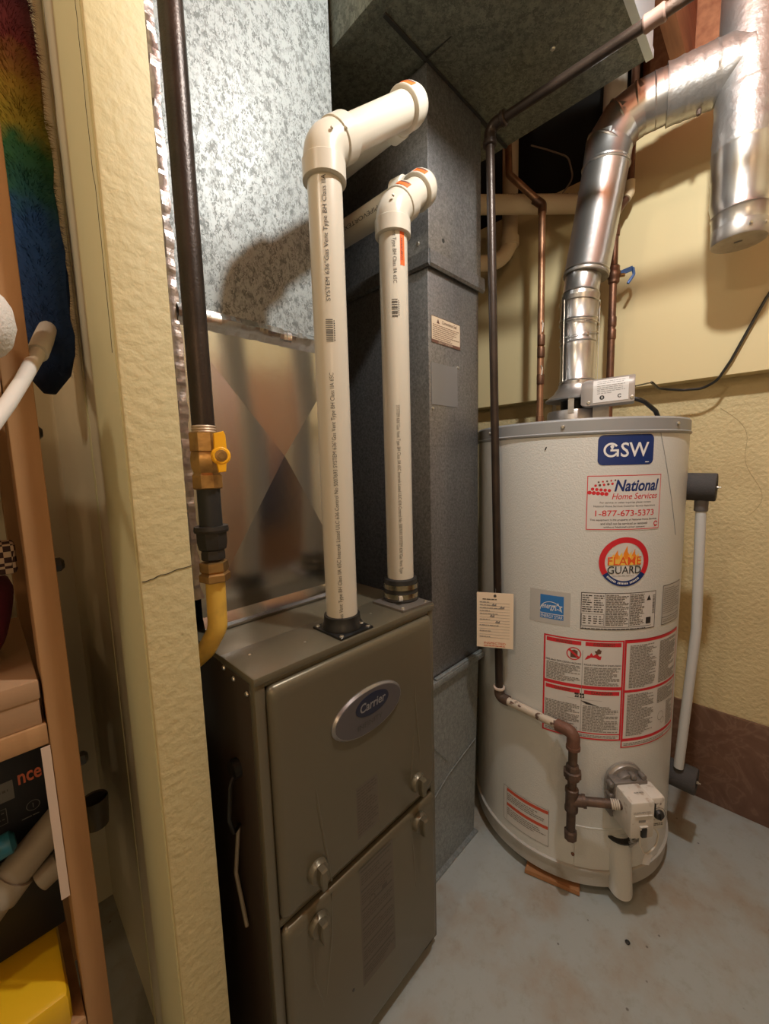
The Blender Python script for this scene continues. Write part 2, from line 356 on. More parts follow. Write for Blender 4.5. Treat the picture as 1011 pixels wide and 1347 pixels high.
# partition wall (its end is the textured pillar face)
wl = root('wall_left', 'end of a cream painted partition wall with brushed texture', None, (.14, .6, 0), kind='structure')
MB().box((.140, .600, 0), (.207, .745, 2.62)).build('wall_end', PILLAR, wl, bevel=.003)
MB().box((.1385, .606, 0), (.1402, .745, 2.62)).build('corner_strip', PAINTG, wl)
MB().box((.155, .745, 0), (.170, 1.3, 2.62)).build('side_panel', WALLW, wl)
MB().box((.170, .745, 0), (.200, 1.4, 2.62)).build('wall_core', WALLW, wl)
MB().box((.1535, .90, 0), (.1550, .912, 2.62)).build('joint_strip', PAINTG, wl)
c = MB(); pts = [(.1415+.066*i/14, .5993, 1.062+.012*i/14+grid_noise(i*.13, .0012)) for i in range(15)]; c.tube(pts, .0006, 4); c.build('crack', TAPEB, wl)
c = MB(); pts = [(.1383, .622+grid_noise(i*.05, .0015)-(.006 if i < 14 else 0), 1.36+.6*i/40) for i in range(41)]; c.tube(pts, .0004, 4); c.build('crack', TAPEB, wl)
tag(MB().box((FX0, 1.30, 0), (.170, 1.36, 2.62)).build('wall_niche', WALLW), kind='structure')

# ================================================================== FURNACE
X0, X1, Y0, HF = .264, .703, .55, .893
fu = root('furnace', 'tall taupe metal gas furnace with two front doors and oval badge', 'furnace', ((X0+X1)/2, Y0, 0))
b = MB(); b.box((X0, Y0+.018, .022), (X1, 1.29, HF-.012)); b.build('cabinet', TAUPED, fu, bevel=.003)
b = MB(); b.box((X0, Y0+.002, .022), (X0+.018, Y0+.0195, HF-.013)); b.box((X1-.016, Y0+.002, .022), (X1, Y0+.0195, HF-.013)); b.box((X0+.017, Y0+.003, .44), (X1-.015, Y0+.019, .456)); b.box((X0+.017, Y0+.003, HF-.022), (X1-.015, Y0+.019, HF-.013)); b.box((X0+.017, Y0+.004, .022), (X1-.015, Y0+.019, .04))
b.build('front_frame', TAUPE, fu, bevel=.002)
b = MB(); b.box((X0-.002, Y0-.002, HF-.014), (X1+.002, .668, HF)); b.build('front_lid', TAUPE, fu, bevel=.003)
b = MB(); b.box((X0-.001, .6685, HF-.014), (X1+.001, 1.29, HF-.0025)); b.build('rear_lid', TAUPE, fu, bevel=.002)
def door(z0, z1, x0=X0+.019, x1=X1-.014, yf=Y0-.010):
    b = MB(); r = .012; P = []
    for cx, cz, a0 in ((x1-r, z1-r, 0), (x0+r, z1-r, 90), (x0+r, z0+r, 180), (x1-r, z0+r, 270)):
        for k in range(5): a = math.radians(a0+k*22.5); P.append((cx+r*math.cos(a), Y0+.006, cz+r*math.sin(a)))
    cc = Vector(((x0+x1)/2, 0, (z0+z1)/2)); n = len(P); rings = [[Vector(p) for p in P]]
    for dy, ins in ((-.006, 0), (-.0105, .0015), (-.0145, .006), (-.0165, .012)):
        ring = []
        for p in P:
            q = Vector(p); q.y = Y0+.006+dy; q.x += ins*(1 if q.x < cc.x else -1); q.z += ins*(1 if q.z < cc.z else -1.7); ring.append(q)
        rings.append(ring)
    vs = [q for R in rings for q in R]; fs = [tuple(range(n)), tuple(range((len(rings)-1)*n, len(rings)*n))]
    for k in range(len(rings)-1):
        for i in range(n): j = (i+1) % n; fs.append((k*n+i, k*n+j, (k+1)*n+j, (k+1)*n+i))
    return b.add(vs, fs)
ud = door(.456, HF-.022).build('upper_door', TAUPE, fu, smooth=50)
ld = door(.045, .436).build('lower_door', TAUPE, fu, smooth=50)
YD = Y0-.0105
def emboss(P, r, par):              # a shallow raised crease pressed in the sheet
    b = MB(); b.tube([(x, YD+.0015, z) for x, z in P], [r*.35]+[r]*(len(P)-2)+[r*.6] if len(P) > 2 else [r*.4, r], 8); b.build('crease', TAUPE, par)
emboss([(.356, .672), (.360, .62), (.370, .54), (.381, .458)], .0035, ud)
emboss([(.618, .66), (.610, .58), (.600, .50)], .003, ud)
emboss([(.622, .76), (.621, .70), (.633, .58), (.634, .54)], .003, ud)
emboss([(.381, .432), (.375, .35), (.356, .235)], .0035, ld)
emboss([(.335, .40), (.333, .30), (.352, .22)], .003, ld)
emboss([(.600, .425), (.606, .33), (.612, .25)], .003, ld)
# latch knobs
def latch(x, z, par):
    b = MB(); o = Vector((x, YD, z)); b.lathe([(0, .021), (.004, .021), (.010, .018), (.011, .014)], o, (0, -1, 0), 20)
    k = b.build('latch_knob', TAUPE, par)
    g = MB(); P = [(x-.006, YD-.009, z+.016), (x+.006, YD-.009, z+.016), (x+.009, YD-.009, z), (x+.004, YD-.009, z-.024), (x-.004, YD-.009, z-.024), (x-.009, YD-.009, z)]
    g.prism(P, (0, -.015, 0), .003); g.build('grip', TAUPE, k, smooth=30)
latch(.351, .505, ud); latch(.622, .505, ud); latch(.347, .402, ld); latch(.625, .405, ld)
# oval badge
b = MB(); th = [2*PI*k/40 for k in range(40)]
ov = lambda a, c, y: [(.484+a*math.cos(t), y, .744+c*math.sin(t)) for t in th]
b.prism(ov(.090, .046, YD), (0, -.006, 0), .004); bd = b.build('badge', mat('badge_silver', (.34, .33, .33), .28, .8), ud)
b = MB(); b.prism(ov(.084, .041, YD-.006), (0, -.0006, 0)); b.build('badge_face', mat('badge_face', (.13, .12, .125), .4, .5), bd)
b = MB(); b.prism([(.484+.006+.043*math.cos(t), YD-.0066, .757+.021*math.sin(t)) for t in th], (0, -.0008, 0)); b.prism([(.484+.006+.040*math.cos(t), YD-.0074, .757+.0185*math.sin(t)) for t in th], (0, -.0002, 0))
b.build('badge_oval', mat('badge_navy', (.015, .018, .04), .3), bd)
d = Decal(planemap((.484, YD-.0078, .744), (1, 0, 0), (0, 0, 1)), 0)
d.text('Carrier', -.027, .005, .040, .023, mat('badge_letter', (.34, .34, .35), .3, .6), 1, bold=.02, shear=.15)
d.build('badge_lettering', None, bd, smooth=0); d = Decal(planemap((.484, YD-.0078, .744), (1, 0, 0), (0, 0, 1)), 0)
d.text('INFINITY', -.034, -.0255, .030, -.016, INK, 1)
d.build('badge_lettering', None, bd, smooth=0)
# relief printed notices on the doors
d = Decal(planemap((0, YD, 0), (1, 0, 0), (0, 0, 1)), .0002)
d.rect(.446, .492, .503, .600, TAUPEL); d.lines(.448, .495, .501, .598, .0062, mat('relief_ink', (.085, .072, .055), .6), 1, .5)
d.build('printed_notice', None, ud, smooth=0)
d = Decal(planemap((0, YD, 0), (1, 0, 0), (0, 0, 1)), .0002); d.rect(.446, .16, .541, .425, TAUPEL); RI = MATS['relief_ink']
for k in range(6):
    z1 = .420-k*.043; d.rect(.449, z1-.004, .535, z1, RI, 1); d.lines(.45, z1-.036, .538, z1-.008, .0058, RI, 1, .45, k)
d.ring(.478, .338, .006, .008, RI, 2); d.rect(.505, .333, .520, .343, RI, 2)
d.build('printed_notice', None, ld, smooth=0)
b = MB(); b.lathe([(0, .003), (.001, .003)], (.420, YD, .182), (0, -1, 0), 8); b.build('screw', INK, ld)
screws('screw', [(X0-.0005, .575, .86), (X0-.0005, .655, .875), (X0-.0005, .62, .868)], (-1, 0, 0), fu)
screws('screw', [(.298, .63, HF), (.39, .60, HF), (.565, .612, HF)], (0, 0, 1), fu, .0022, None, .0015)
# base feet
for x, y in ((X0+.02, .60), (X1-.02, .575), (X0+.02, 1.22), (X1-.02, 1.22)):
    MB().box((x-.016, y-.012, 0), (x+.016, y+.03, .0225)).build('foot', BLACK, fu, bevel=.002)
# side opening with wires
b = MB(); b.tube(fillet([(X0-.001, .63, .70), (X0-.02, .62, .69), (X0-.03, .61, .64), (X0-.02, .62, .60), (X0-.002, .64, .59)], .015), .0035, 8); b.build('wire', BLACK, fu)
b = MB(); b.lathe([(0, .016), (.012, .016), (.013, .008)], (X0, .63, .705), (-1, 0, 0), 12); b.build('wire_grommet', BLACK, fu)
b = MB(); b.tube(fillet([(X0-.004, .640, .585), (X0-.012, .645, .50), (X0-.006, .63, .40)], .03), [.004]*1+[.0045]*9+[.003]*1 if False else .0035, 8); b.build('grey_cable', mat('grey_cable', (.30, .26, .2), .5), fu)

# ================================================================== SUPPLY PLENUM AND DUCT
def crossbreak(b, x0, z0, x1, z1, y, cx, cz, h, n=(0, -1, 0)):
    P = [(x0, y, z0), (x1, y, z0), (x1, y, z1), (x0, y, z1), (cx, y-h, cz)]
    b.add(P, [(0, 1, 4), (1, 2, 4), (2, 3, 4), (3, 0, 4)])
pl = root('supply_plenum', 'shiny sheet metal plenum with diamond crease on top of the furnace', 'plenum', (.47, .8, HF))
b = MB(); crossbreak(b, .285, .915, .668, 1.478, .794, .480, 1.234, .014)
b.add([(.285, .794, .915), (.668, .794, .915), (.668, 1.25, .915), (.285, 1.25, .915), (.285, .794, 1.478), (.668, .794, 1.478), (.668, 1.25, 1.478), (.285, 1.25, 1.478)], [(0, 3, 2, 1), (4, 5, 6, 7), (1, 2, 6, 5), (2, 3, 7, 6), (3, 0, 4, 7)])
b.build('plenum_box', SHINY, pl, smooth=0)
b = MB(); b.prism([(0, .772, HF), (0, .772, HF+.004), (0, .786, HF+.006), (0, .790, HF+.018), (0, .7935, HF+.026), (0, .7945, HF+.026), (0, .7945, HF)], (.383, 0, 0))
for i in range(len(b.v)): b.v[i].x += .285
b.build('base_flange', SHINY, pl)
screws('screw', [(.297, .784, HF+.007), (.655, .784, HF+.007), (.60, .780, HF+.006)], (0, -.6, .8), pl, .0045, None, .006)
sd = root('supply_duct', 'mottled galvanised supply duct rising above the shiny plenum', 'duct', (.47, .8, 1.485))
b = MB(); crossbreak(b, .285, 1.502, .662, 2.345, .794, .478, 1.838, .008)
b.add([(.285, .794, 1.502), (.662, .794, 1.502), (.662, 1.25, 1.502), (.285, 1.25, 1.502), (.285, .794, 2.345), (.662, .794, 2.345), (.662, 1.25, 2.345), (.285, 1.25, 2.345)], [(0, 3, 2, 1), (4, 5, 6, 7), (1, 2, 6, 5), (2, 3, 7, 6), (3, 0, 4, 7)])
b.build('duct_box', GALV, sd, smooth=0)
# bent foil-taped seam between plenum and duct
b = MB(); n = 40
for k in range(n):
    xa = .283+.387*k/n; xb = .283+.387*(k+1)/n
    if k == 0: ring = lambda x: [(x, .7935, 1.508+grid_noise(x, .0015)), (x, .786-grid_noise(x*2, .001), 1.505), (x, .779-grid_noise(x*1.3, .002), 1.492+grid_noise(x*1.7, .0015)), (x, .782, 1.483+grid_noise(x*.9, .002)), (x, .787, 1.478), (x, .7935, 1.470+grid_noise(x*3, .0015))]
    A = ring(xa); B = ring(xb); b.add(A+B, [(i, i+6, i+7, i+1) for i in range(5)])
b.build('foil_seam_tape', FOIL, sd)
b = MB()
for k in range(240):
    za = .96+1.36*k/240; zb = .96+1.36*(k+1)/240
    R = lambda z: [(.266+grid_noise(z*1.3, .004), .835, z), (.262+grid_noise(z*2.1, .004), .800+grid_noise(z, .003), z), (.272+grid_noise(z*.7, .003), .788+grid_noise(z*1.9, .003), z), (.287+grid_noise(z*1.1, .004), .790, z)]
    b.add(R(za)+R(zb), [(i, i+4, i+5, i+1) for i in range(3)])
b.build('corner_foil_tape', mat('pinkish_foil', (.50, .43, .40), .32, 1, (60, .8, 4)), sd, smooth=60)
MB().box((.231, .80, .90), (.262, 1.25, 2.34)).build('side_liner', mat('pink_liner', (.33, .24, .20), .4, .5), sd)

# ================================================================== RETURN DUCT
rd = root('return_duct', 'tall dull grey return air duct standing right of the furnace', 'duct', (.95, .8, 0))
b = MB(); b.box((.845, .661, 1.705), (1.086, 1.30, 2.148)); b.build('upper_section', GALVD, rd, bevel=.002)
b = MB(); b.box((.843, .664, .59), (1.078, 1.30, 1.712)); b.build('middle_section', GALVD, rd, bevel=.002)
b = MB(); P = [(.712, .655, 0), (1.036, .655, 0), (1.072, .66, .59), (.712, .66, .59)]
b.prism(P, (0, .63, 0)); b.build('lower_boot', GALVB, rd, smooth=0)
b = MB(); b.prism([(0, .661, 1.735), (0, .652, 1.733), (0, .650, 1.700), (0, .655, 1.694), (0, .663, 1.697)], (.252, 0, 0))
for v in b.v: v.x += .838
b.prism([(.845, 0, 1.735), (.836, 0, 1.733), (.834, 0, 1.700), (.839, 0, 1.694), (.846, 0, 1.697)], (0, .60, 0))
for v in b.v[-10:]: v.y += .655
b.build('drive_cleat', GALVD, rd)
b = MB(); b.box((.706, .648, .588), (1.088, .664, .606)); b.box((.843, .650, .604), (1.084, .662, .612)); b.build('seam_flange', GALVB, rd, bevel=.002)
b = MB(); b.tube([(.72, .6535, .205), (.90, .6535, .29), (1.046, .6545, .325)], .0016, 6); b.tube([(.72, .657, .54), (.90, .655, .33)], .0014, 6); b.build('crease', GALVB, rd)
b = MB(); b.box((.706, .642, 0), (1.042, .656, .006)); b.build('floor_flange', GALVB, rd)
d = Decal(planemap((.854, .664, 1.518), (1, 0, 0), (0, 0, 1)), .001)
LC = mat('label_cream', (.62, .50, .36), .6); LBR = mat('label_brown', (.13, .06, .04), .6)
d.rect(0, 0, .128, .066, LC); d.frame(0, 0, .128, .066, .0012, LBR, 1); d.text('Convenience Seal', .045, .052, .112, .061, LBR, 2, shear=.3, bold=.01); d.poly([(.022, .050), (.034, .050), (.028, .062)], LBR, 2)
d.lines(.006, .010, .122, .049, .0048, LBR, 2, .35); d.rect(0, 0, .128, .008, LBR, 2); d.text('DUCT SYSTEM', .03, .0015, .09, .0065, LC, 3)
d.build('notice_label', None, rd, smooth=0, label='cream printed notice label with brown lettering')
b = MB(); b.box((.852, .6625, 1.362), (.968, .6645, 1.468)); b.build('blank_plate', mat('plate_grey', (.27, .27, .275), .38, .5), rd, label='blank grey rectangular plate')
screws('screw', [(.856, .664, 1.352), (.972, .664, 1.47)], (0, -1, 0), rd, .004)
screws('screw', [(.845, .70, 1.885), (.845, .695, 1.76)], (-1, 0, 0), rd, .005)
b = MB(); b.lathe([(0, .0055), (.0006, .0055)], (.905, .6612, 1.775), (0, -1, 0), 14); b.build('drill_hole', TAPEB, rd)
# overhead trunk
tr = root('overhead_duct', 'greenish galvanised duct crossing overhead under the joists', 'duct', (.96, .6, 2.15))
b = MB()
def xb(x0, y0, x1, y1, z, h, cx=None, cy=None):
    cx = cx or (x0+x1)/2; cy = cy or (y0+y1)/2
    b.add([(x0, y0, z), (x1, y0, z), (x1, y1, z), (x0, y1, z), (cx, cy, z+h)], [(0, 1, 4), (1, 2, 4), (2, 3, 4), (3, 0, 4)])
b.box((.670, .300, 2.153), (1.228, 1.50, 2.345)); b.build('trunk_box', GALVF, tr, bevel=.002)
b = MB(); xb(.704, .30, 1.228, .658, 2.1525, -.010, .919, .50); b.build('bottom_panel', GALVF, tr, smooth=0)
b = MB(); xb(.704, .664, .842, 1.5, 2.1525, -.003); xb(.670, .30, .702, 1.5, 2.1525, -.002); xb(1.09, .664, 1.228, 1.5, 2.1525, -.003); b.build('bottom_panel', GALVF, tr, smooth=0)
b = MB(); b.box((.704, .6565, 2.1475), (1.228, .6650, 2.1525)); b.box((.840, .40, 2.1480), (.8425, .66, 2.1525)); b.build('seam', TAPEB, tr)
b = MB(); b.box((.666, .284, 2.150), (1.232, .300, 2.168)); b.box((.666, .287, 2.165), (1.232, .300, 2.345)); b.build('end_cap', mat('bright_end_cap', (.60, .66, .70), .35, .6), tr)
screws('screw', [(1.03, .44, 2.146), (1.12, .60, 2.150)], (0, 0, -1), tr, .005)

# ================================================================== FURNACE VENT PIPES
RP = .0302
def collar(b, p, d, r, L, t=.0055):
    b.lathe([(-.001, r+.0005), (0, r+t-.0015), (.0015, r+t), (L-.0015, r+t), (L, r+t-.0015), (L+.001, r+.0005)], p, d, 32)
def pvc_text(P, par, parts):         # print on a vertical pipe
    for t, z0, z1, rot in parts:
        d = Decal(cylmap(P[0], P[1], RP, P[2]), .0003)
        if t == '|':
            z = z0
            while z < z1: d.rect(-.007, z, .005, z+.0014, INK, 1); z += random.choice((.0022, .003, .004))
            d.lines(.0065, z0, .0085, z1, .004, INK, 1)
        else: d.text(t, -.0050, z0, .0050, z1, INK, 1, rot=rot, bold=-.003)
        d.build('barcode_print' if t == '|' else 'printed_lettering', None, par, smooth=0)
ex = root('exhaust_pipe', 'larger looking cream plastic vent pipe on black square flange, nearer the pillar', 'pipe', (.478, .600, HF))
p1 = MB().tube([(.478, .600, .905), (.478, .600, 1.715)], RP, 32).build('pipe', PVC, ex)
S = Vector((.216, -.004, .178)).normalized(); c1 = Vector((.478, .600, 1.752)); e1 = c1+S*.285
b = MB(); b.tube(fillet([(.478, .600, 1.715), c1, c1+S*.045], .04), RP+.005, 32); collar(b, Vector((.478, .600, 1.696)), (0, 0, 1), RP, .034, .0075); collar(b, c1+S*.030, S, RP, .034, .0075)
for q in (c1+S*.005+Vector((-.012, -.034, .006)), c1+S*.03+Vector((-.002, -.036, .004))): b.lathe([(0, .003), (.003, .002)], q, (0, -1, .3), 8)
b.build('elbow', PVC, ex)
MB().tube([c1+S*.05, e1], RP, 32).build('pipe', PVC, ex)
b = MB(); b.tube(fillet([e1-S*.012, e1+S*.030, e1+S*.030+Vector((0, .075, 0))], .03), RP+.005, 32); collar(b, e1-S*.020, S, RP, .030, .008); collar(b, e1+S*.03+Vector((0, .045, 0)), (0, 1, 0), RP, .03, .0075); b.build('elbow', PVC, ex)
b = MB(); b.tube([e1+S*.03+Vector((0, .07, 0)), e1+S*.03+Vector((-.0, .80, .01))], RP, 24); b.build('pipe', PVC, ex)
pvc_text((.478, .600, 230), p1, [('\u00b0Gas Vent Type BH Class IIA 65C Intertek Listed ULC 636 Control No 5007693 SYSTEM 636\u00b0Gas Vent Type BH Class IIA 65C', .915, 1.372, 90),
        ('|', 1.425, 1.462, 0), ('SYSTEM 636\u00b0Gas Vent Type BH Class IIA', 1.492, 1.692, 90)])
b = MB(); b.prism([(.436, .553, HF), (.516, .553, HF), (.516, .640, HF), (.436, .640, HF)], (0, 0, .004)); b.lathe([(0, .040), (.006, .040), (.012, .036), (.026, .035), (.027, .031)], (.478, .600, HF+.003), (0, 0, 1), 32)
fl = b.build('flange', BLACK, ex, bevel=0); screws('screw', [(.443, .560, HF+.004), (.509, .560, HF+.004), (.509, .633, HF+.004), (.443, .633, HF+.004), (.497, .566, HF+.012)], (0, 0, 1), fl)
ps = planemap
def collar_sticker(par, o, d, ang, w, m=ORANGE):   # small wrap-around sticker on a collar
    d = Vector(d).normalized(); u = d.orthogonal().normalized(); # reference direction: towards camera
    ref = Vector((-.62, -.72, .3)); ref = (ref-d*ref.dot(d)).normalized(); w2 = d.cross(ref); b = MB(); R = RP+.0083; n = 8; P = []
    for i in range(n+1):
        a = math.radians(ang)+(i/n-.5)*.75
        q = ref*math.cos(a)+w2*math.sin(a); P += [Vector(o)+q*R+d*(-w/2), Vector(o)+q*R+d*(w/2)]
    b.use(m).add(P, [(2*i, 2*i+2, 2*i+3, 2*i+1) for i in range(n)])
    P = [p+(p-Vector(o)).normalized()*.0003 for p in P]; Q = [P[2*i]*.35+P[2*i+1]*.65 for i in range(n+1)]; K = [P[2*i]*.05+P[2*i+1]*.95 for i in range(n+1)]
    b.use(LBR).add(Q+K, [(i, i+1, i+n+2, i+n+1) for i in range(1, n-1)])
    b.build('warning_sticker', None, par, smooth=0, label='orange warning sticker')
collar_sticker(ex, e1-S*.005, S, -14, .020)
it = root('intake_pipe', 'cream plastic air pipe with black rubber coupling, nearer the grey duct', 'pipe', (.668, .620, HF))
p2 = MB().tube([(.671, .620, .915), (.671, .620, 1.700)], RP, 32).build('pipe', PVC, it)
S2 = Vector((.75, 0, .66)).normalized(); c2 = Vector((.671, .620, 1.735)); e2 = c2+S2*.118
b = MB(); b.tube(fillet([(.671, .620, 1.70), c2, c2+S2*.042], .04), RP+.005, 32); collar(b, Vector((.671, .620, 1.684)), (0, 0, 1), RP, .032, .0075); collar(b, c2+S2*.026, S2, RP, .032, .0075)
b.lathe([(0, .003), (.003, .002)], c2+Vector((-.025, -.026, .01)), (-.5, -1, .3), 8); b.build('elbow', PVC, it)
MB().tube([c2+S2*.04, e2], RP, 32).build('pipe', PVC, it)
b = MB(); b.tube(fillet([e2-S2*.010, e2+S2*.026, e2+S2*.026+Vector((-.012, .075, 0))], .028), RP+.005, 32); collar(b, e2-S2*.014, S2, RP, .028, .008); collar(b, e2+S2*.026+Vector((-.010, .042, 0)), (-.012, .075, 0), RP, .03, .0075); b.build('elbow', PVC, it)
q0 = e2+S2*.026+Vector((-.010, .07, 0)); p3 = MB().tube([q0, q0+Vector((-.03, .75, -.02))], RP, 24).build('pipe', PVC, it)
# print along the level pipe
d = Decal(lambda u, v, dd: Vector((q0.x-.04*u-(RP+dd)*math.cos(v/RP+.35), q0.y+u, q0.z-.026*u-(RP+dd)*math.sin(v/RP+.35))), .0003); d.fn.curved = True
d.text('PIPEVORTEX TEXTEC', .04, -.0045, .24, .0045, INK, 1); d.build('printed_lettering', None, p3, smooth=0)
pvc_text((.671, .620, 226), p2, [('SYSTEM 636\u00b0Gas Vent Type BH Class IIA 65C Intertek Listed ULC 636 Control No 5007693 SYSTEM 636\u00b0Gas Vent Type', .965, 1.335, -90),
        ('|', 1.515, 1.550, 0), ('ent Type BH Class IIA 65C', 1.582, 1.685, -90)])
d = Decal(cylmap(.671, .620, RP, 226), .0005); d.rect(.013, 1.618, .024, 1.683, ORANGE); d.text('WARNING', .0145, 1.628, .0195, 1.672, LBR, 1, bold=.01, rot=-90); d.build('warning_sticker', None, p2, smooth=0, label='orange warning sticker')
collar_sticker(it, e2-S2*.000, S2, -12, .018); collar_sticker(it, c2+S2*.042, S2, -12, .018)
b = MB(); b.prism([(.612, .560, HF), (.699, .552, HF), (.699, .655, HF), (.612, .655, HF)], (0, 0, .005)); fl = b.build('flange', mat('grey_flange', (.20, .18, .16), .4, .5), it)
screws('screw', [(.620, .568, HF+.005), (.690, .562, HF+.005), (.690, .645, HF+.005)], (0, 0, 1), fl)
b = MB(); b.lathe([(0, .040), (.004, .041), (.008, .039), (.050, .0375), (.052, .031)], (.671, .620, HF+.005), (0, 0, 1), 32); rc = b.build('rubber_coupling', RUBBER, it)
for z in (.906, .927): MB().lathe([(0, .0385), (0, .0402), (.011, .0402), (.011, .0385)], (.671, .620, z), (0, 0, 1), 32).build('hose_clamp', mat('clamp_steel', (.42, .38, .28), .25, 1), rc)
b = MB(); b.tube([(.640, .588, .912), (.632, .592, .912)], .006, 8); b.build('clamp_screw', SCREW, rc)

# ================================================================== LEFT GAS PIPE WITH VALVE
gx, gy = .262, .66
gl = root('gas_supply_pipe', 'thick dark iron gas pipe with yellow shutoff valve beside the pillar', 'pipe', (gx, gy, .98))
MB().tube([(gx, gy, 1.268), (gx, gy, 2.34)], .0172, 24).build('pipe', IRON, gl)
b = MB(); b.lathe([(0, .0172)]+[(.002*k, .0172+(.0012 if k % 2 else 0)) for k in range(1, 9)], (gx, gy, 1.262), (0, 0, 1), 24); b.build('thread', mat('thread_tape', (.55, .42, .30), .5, .4), gl)
b = MB(); o = (gx, gy, 1.178); b.lathe([(.060, .0235), (.088, .0235), (.090, .021)], o, (0, 0, 1), 8); b.lathe([(0, .021), (.002, .0235), (.022, .0235), (.026, .0205), (.034, .0235), (.048, .0245), (.058, .0225), (.062, .0205)], o, (0, 0, 1), 8)
va = b.build('brass_valve', BRASS, gl, smooth=20)
H = Vector((.012, -.028, 1.222-.0)); hc = Vector((gx+.012, gy-.025, 1.230)); nv = Vector((-.22, -.97, 0)).normalized(); sv = Vector((.97, -.22, 0)).normalized()
MB().lathe([(-.02, .009), (.0, .009), (.006, .006), (.012, .006)], hc, nv, 12).build('stem', BRASS, va)
b = MB(); b.lathe([(.004, .0145), (.010, .0145), (.012, .012)], hc, nv, 20)
P = [hc+nv*.005+sv*x+Vector((0, 0, z)) for x, z in ((-.0095, .004), (-.0085, .034), (.006, .038), (.0085, .032), (.0095, .004))]; b.prism(P, nv*.006, .001)
P = [hc+nv*.005+sv*x+Vector((0, 0, z)) for x, z in ((-.008, -.006), (.008, -.006), (.006, -.025), (-.005, -.026))]; b.prism(P, nv*.006, .001)
hd = b.build('lever', YELLOW, va, label='orange-yellow shutoff lever')
MB().lathe([(.012, .0095), (.0125, .0090), (.0130, .005), (.0150, .005)], hc, nv, 12).build('lever_nut', BRASS, hd)
MB().tube([(gx, gy, 1.112), (gx, gy, 1.180)], .0178, 20).build('nipple', RUBBER, gl)
b = MB(); b.lathe([(0, .017), (.002, .0195), (.012, .0195), (.016, .0185), (.019, .0225), (.030, .0245), (.048, .0245), (.050, .023)], (gx, gy, 1.062), (0, 0, 1), 8); b.lathe([(.046, .026), (.050, .027), (.056, .026)], (gx, gy, 1.062), (0, 0, 1), 24); b.build('union', mat('black_union', (.035, .03, .026), .5, .4), gl, smooth=20)
b = MB(); b.lathe([(0, .023), (.002, .0245), (.012, .0245), (.015, .020), (.018, .0225), (.032, .0225), (.034, .018)], (gx, gy, 1.026), (0, 0, 1), 6); b.build('flare_nut', BRASS, gl, smooth=20)
b = MB(); b.tube(fillet([(gx, gy, 1.030), (gx-.002, gy, .945), (gx-.016, gy+.02, .905), (gx-.05, gy+.06, .86)], .04, 8), .0155, 20); b.build('flex_tube', YFLEX, gl)

# ================================================================== WATER HEATER
WX, WY, WR = 1.325, .475, .29
wh = root('water_heater', 'tall light grey cylindrical gas water heater covered in stickers', 'water heater', (WX, WY, 0))
b = MB(); b.lathe([(.075, WR-.004), (.078, WR), (1.272, WR), (1.275, WR-.003)], (WX, WY, 0), (0, 0, 1), 96); tk = b.build('tank', TANK, wh)
b = MB(); b.lathe([(1.268, WR), (1.270, WR+.004), (1.274, WR+.005), (1.277, WR+.002), (1.304, WR+.002), (1.309, WR-.002), (1.306, WR-.012), (1.300, WR-.02), (1.300, .02)], (WX, WY, 0), (0, 0, 1), 96); b.build('top_cap', TANKRIM, wh)
b = MB(); b.lathe([(.030, WR-.006), (.032, WR+.002), (.070, WR+.002), (.074, WR+.006), (.080, WR+.006), (.083, WR)], (WX, WY, 0), (0, 0, 1), 96); b.build('base_ring', TANKBASE, wh)
for a in (200, 320, 80): MB().lathe([(0, .02), (.032, .024)], (WX+.22*math.cos(math.radians(a)), WY+.22*math.sin(math.radians(a)), 0), (0, 0, 1), 12).build('foot', BLACK, wh)
def on(th, z, d=0): a = math.radians(th); return Vector((WX+(WR+d)*math.cos(a), WY+(WR+d)*math.sin(a), z))
def nrm(th): a = math.radians(th); return Vector((math.cos(a), math.sin(a), 0))
for th, z in ((194.7, 1.290), (252.7, 1.291), (150, 1.291)): b = MB(); b.lathe([(0, .005), (.002, .005), (.004, .003)], on(th, z, .002), nrm(th), 10); b.build('screw', SCREW, wh)
b = MB(); b.tube([on(241+17*(1.27-z)/.27, z, .0002) for z in [1.268-.02*k for k in range(14)]], .0009, 6); b.build('jacket_line', TANKRIM, wh)  # thin grey line slanting down the tank jacket
b = MB(); b.tube([on(186.5, 1.235, .0008), on(187.2, 1.243, .0008)], .0014, 6); b.build('scratch', DARK, wh)
A = lambda a, b_: math.radians(b_-a)*WR
def sticker(th0): return Decal(cylmap(WX, WY, WR, th0))
# GSW
d = sticker(210.4); W = A(210.4, 237.2); r = .013; P = []
for cx, cz, a0 in ((W-r, 1.266-r, 0), (r, 1.266-r, 90), (r, 1.193+r, 180), (W-r, 1.193+r, 270)):
    for k in range(6): a = math.radians(a0+k*18); P.append((cx+r*math.cos(a), cz+r*math.sin(a)))
d.rect(.0, 1.193+r, W, 1.266-r, NAVY); d.rect(r, 1.266-r, W-r, 1.266, NAVY); d.rect(r, 1.193, W-r, 1.193+r, NAVY)
for cx, cz, a0 in ((W-r, 1.266-r, 0), (r, 1.266-r, 90), (r, 1.193+r, 180), (W-r, 1.193+r, 270)): d.ring(cx, cz, 0, r, NAVY, 0, a0, a0+90, 8)
WL = mat('letter_white', (.80, .80, .80), .5)
gc = .030; zc = 1.2295
d.ring(gc, zc, .0125, .0175, WL, 1, 35, 330, 30); d.rect(gc-.002, zc-.0035, gc+.0175, zc+.0015, WL, 1); d.rect(gc+.0125, zc-.016, gc+.0175, zc+.0015, WL, 1); d.ring(gc+.002, zc+.009, 0, .0035, WL, 2, 0, 360, 12); d.poly([(gc-.003, zc+.009), (gc+.007, zc+.009), (gc+.002, zc-.001)], WL, 2)
d.text('SW', .052, zc-.0175, .122, zc+.0175, WL, 1, bold=.012); d.rect(W-.022, 1.198, W-.012, 1.200, WL, 1)
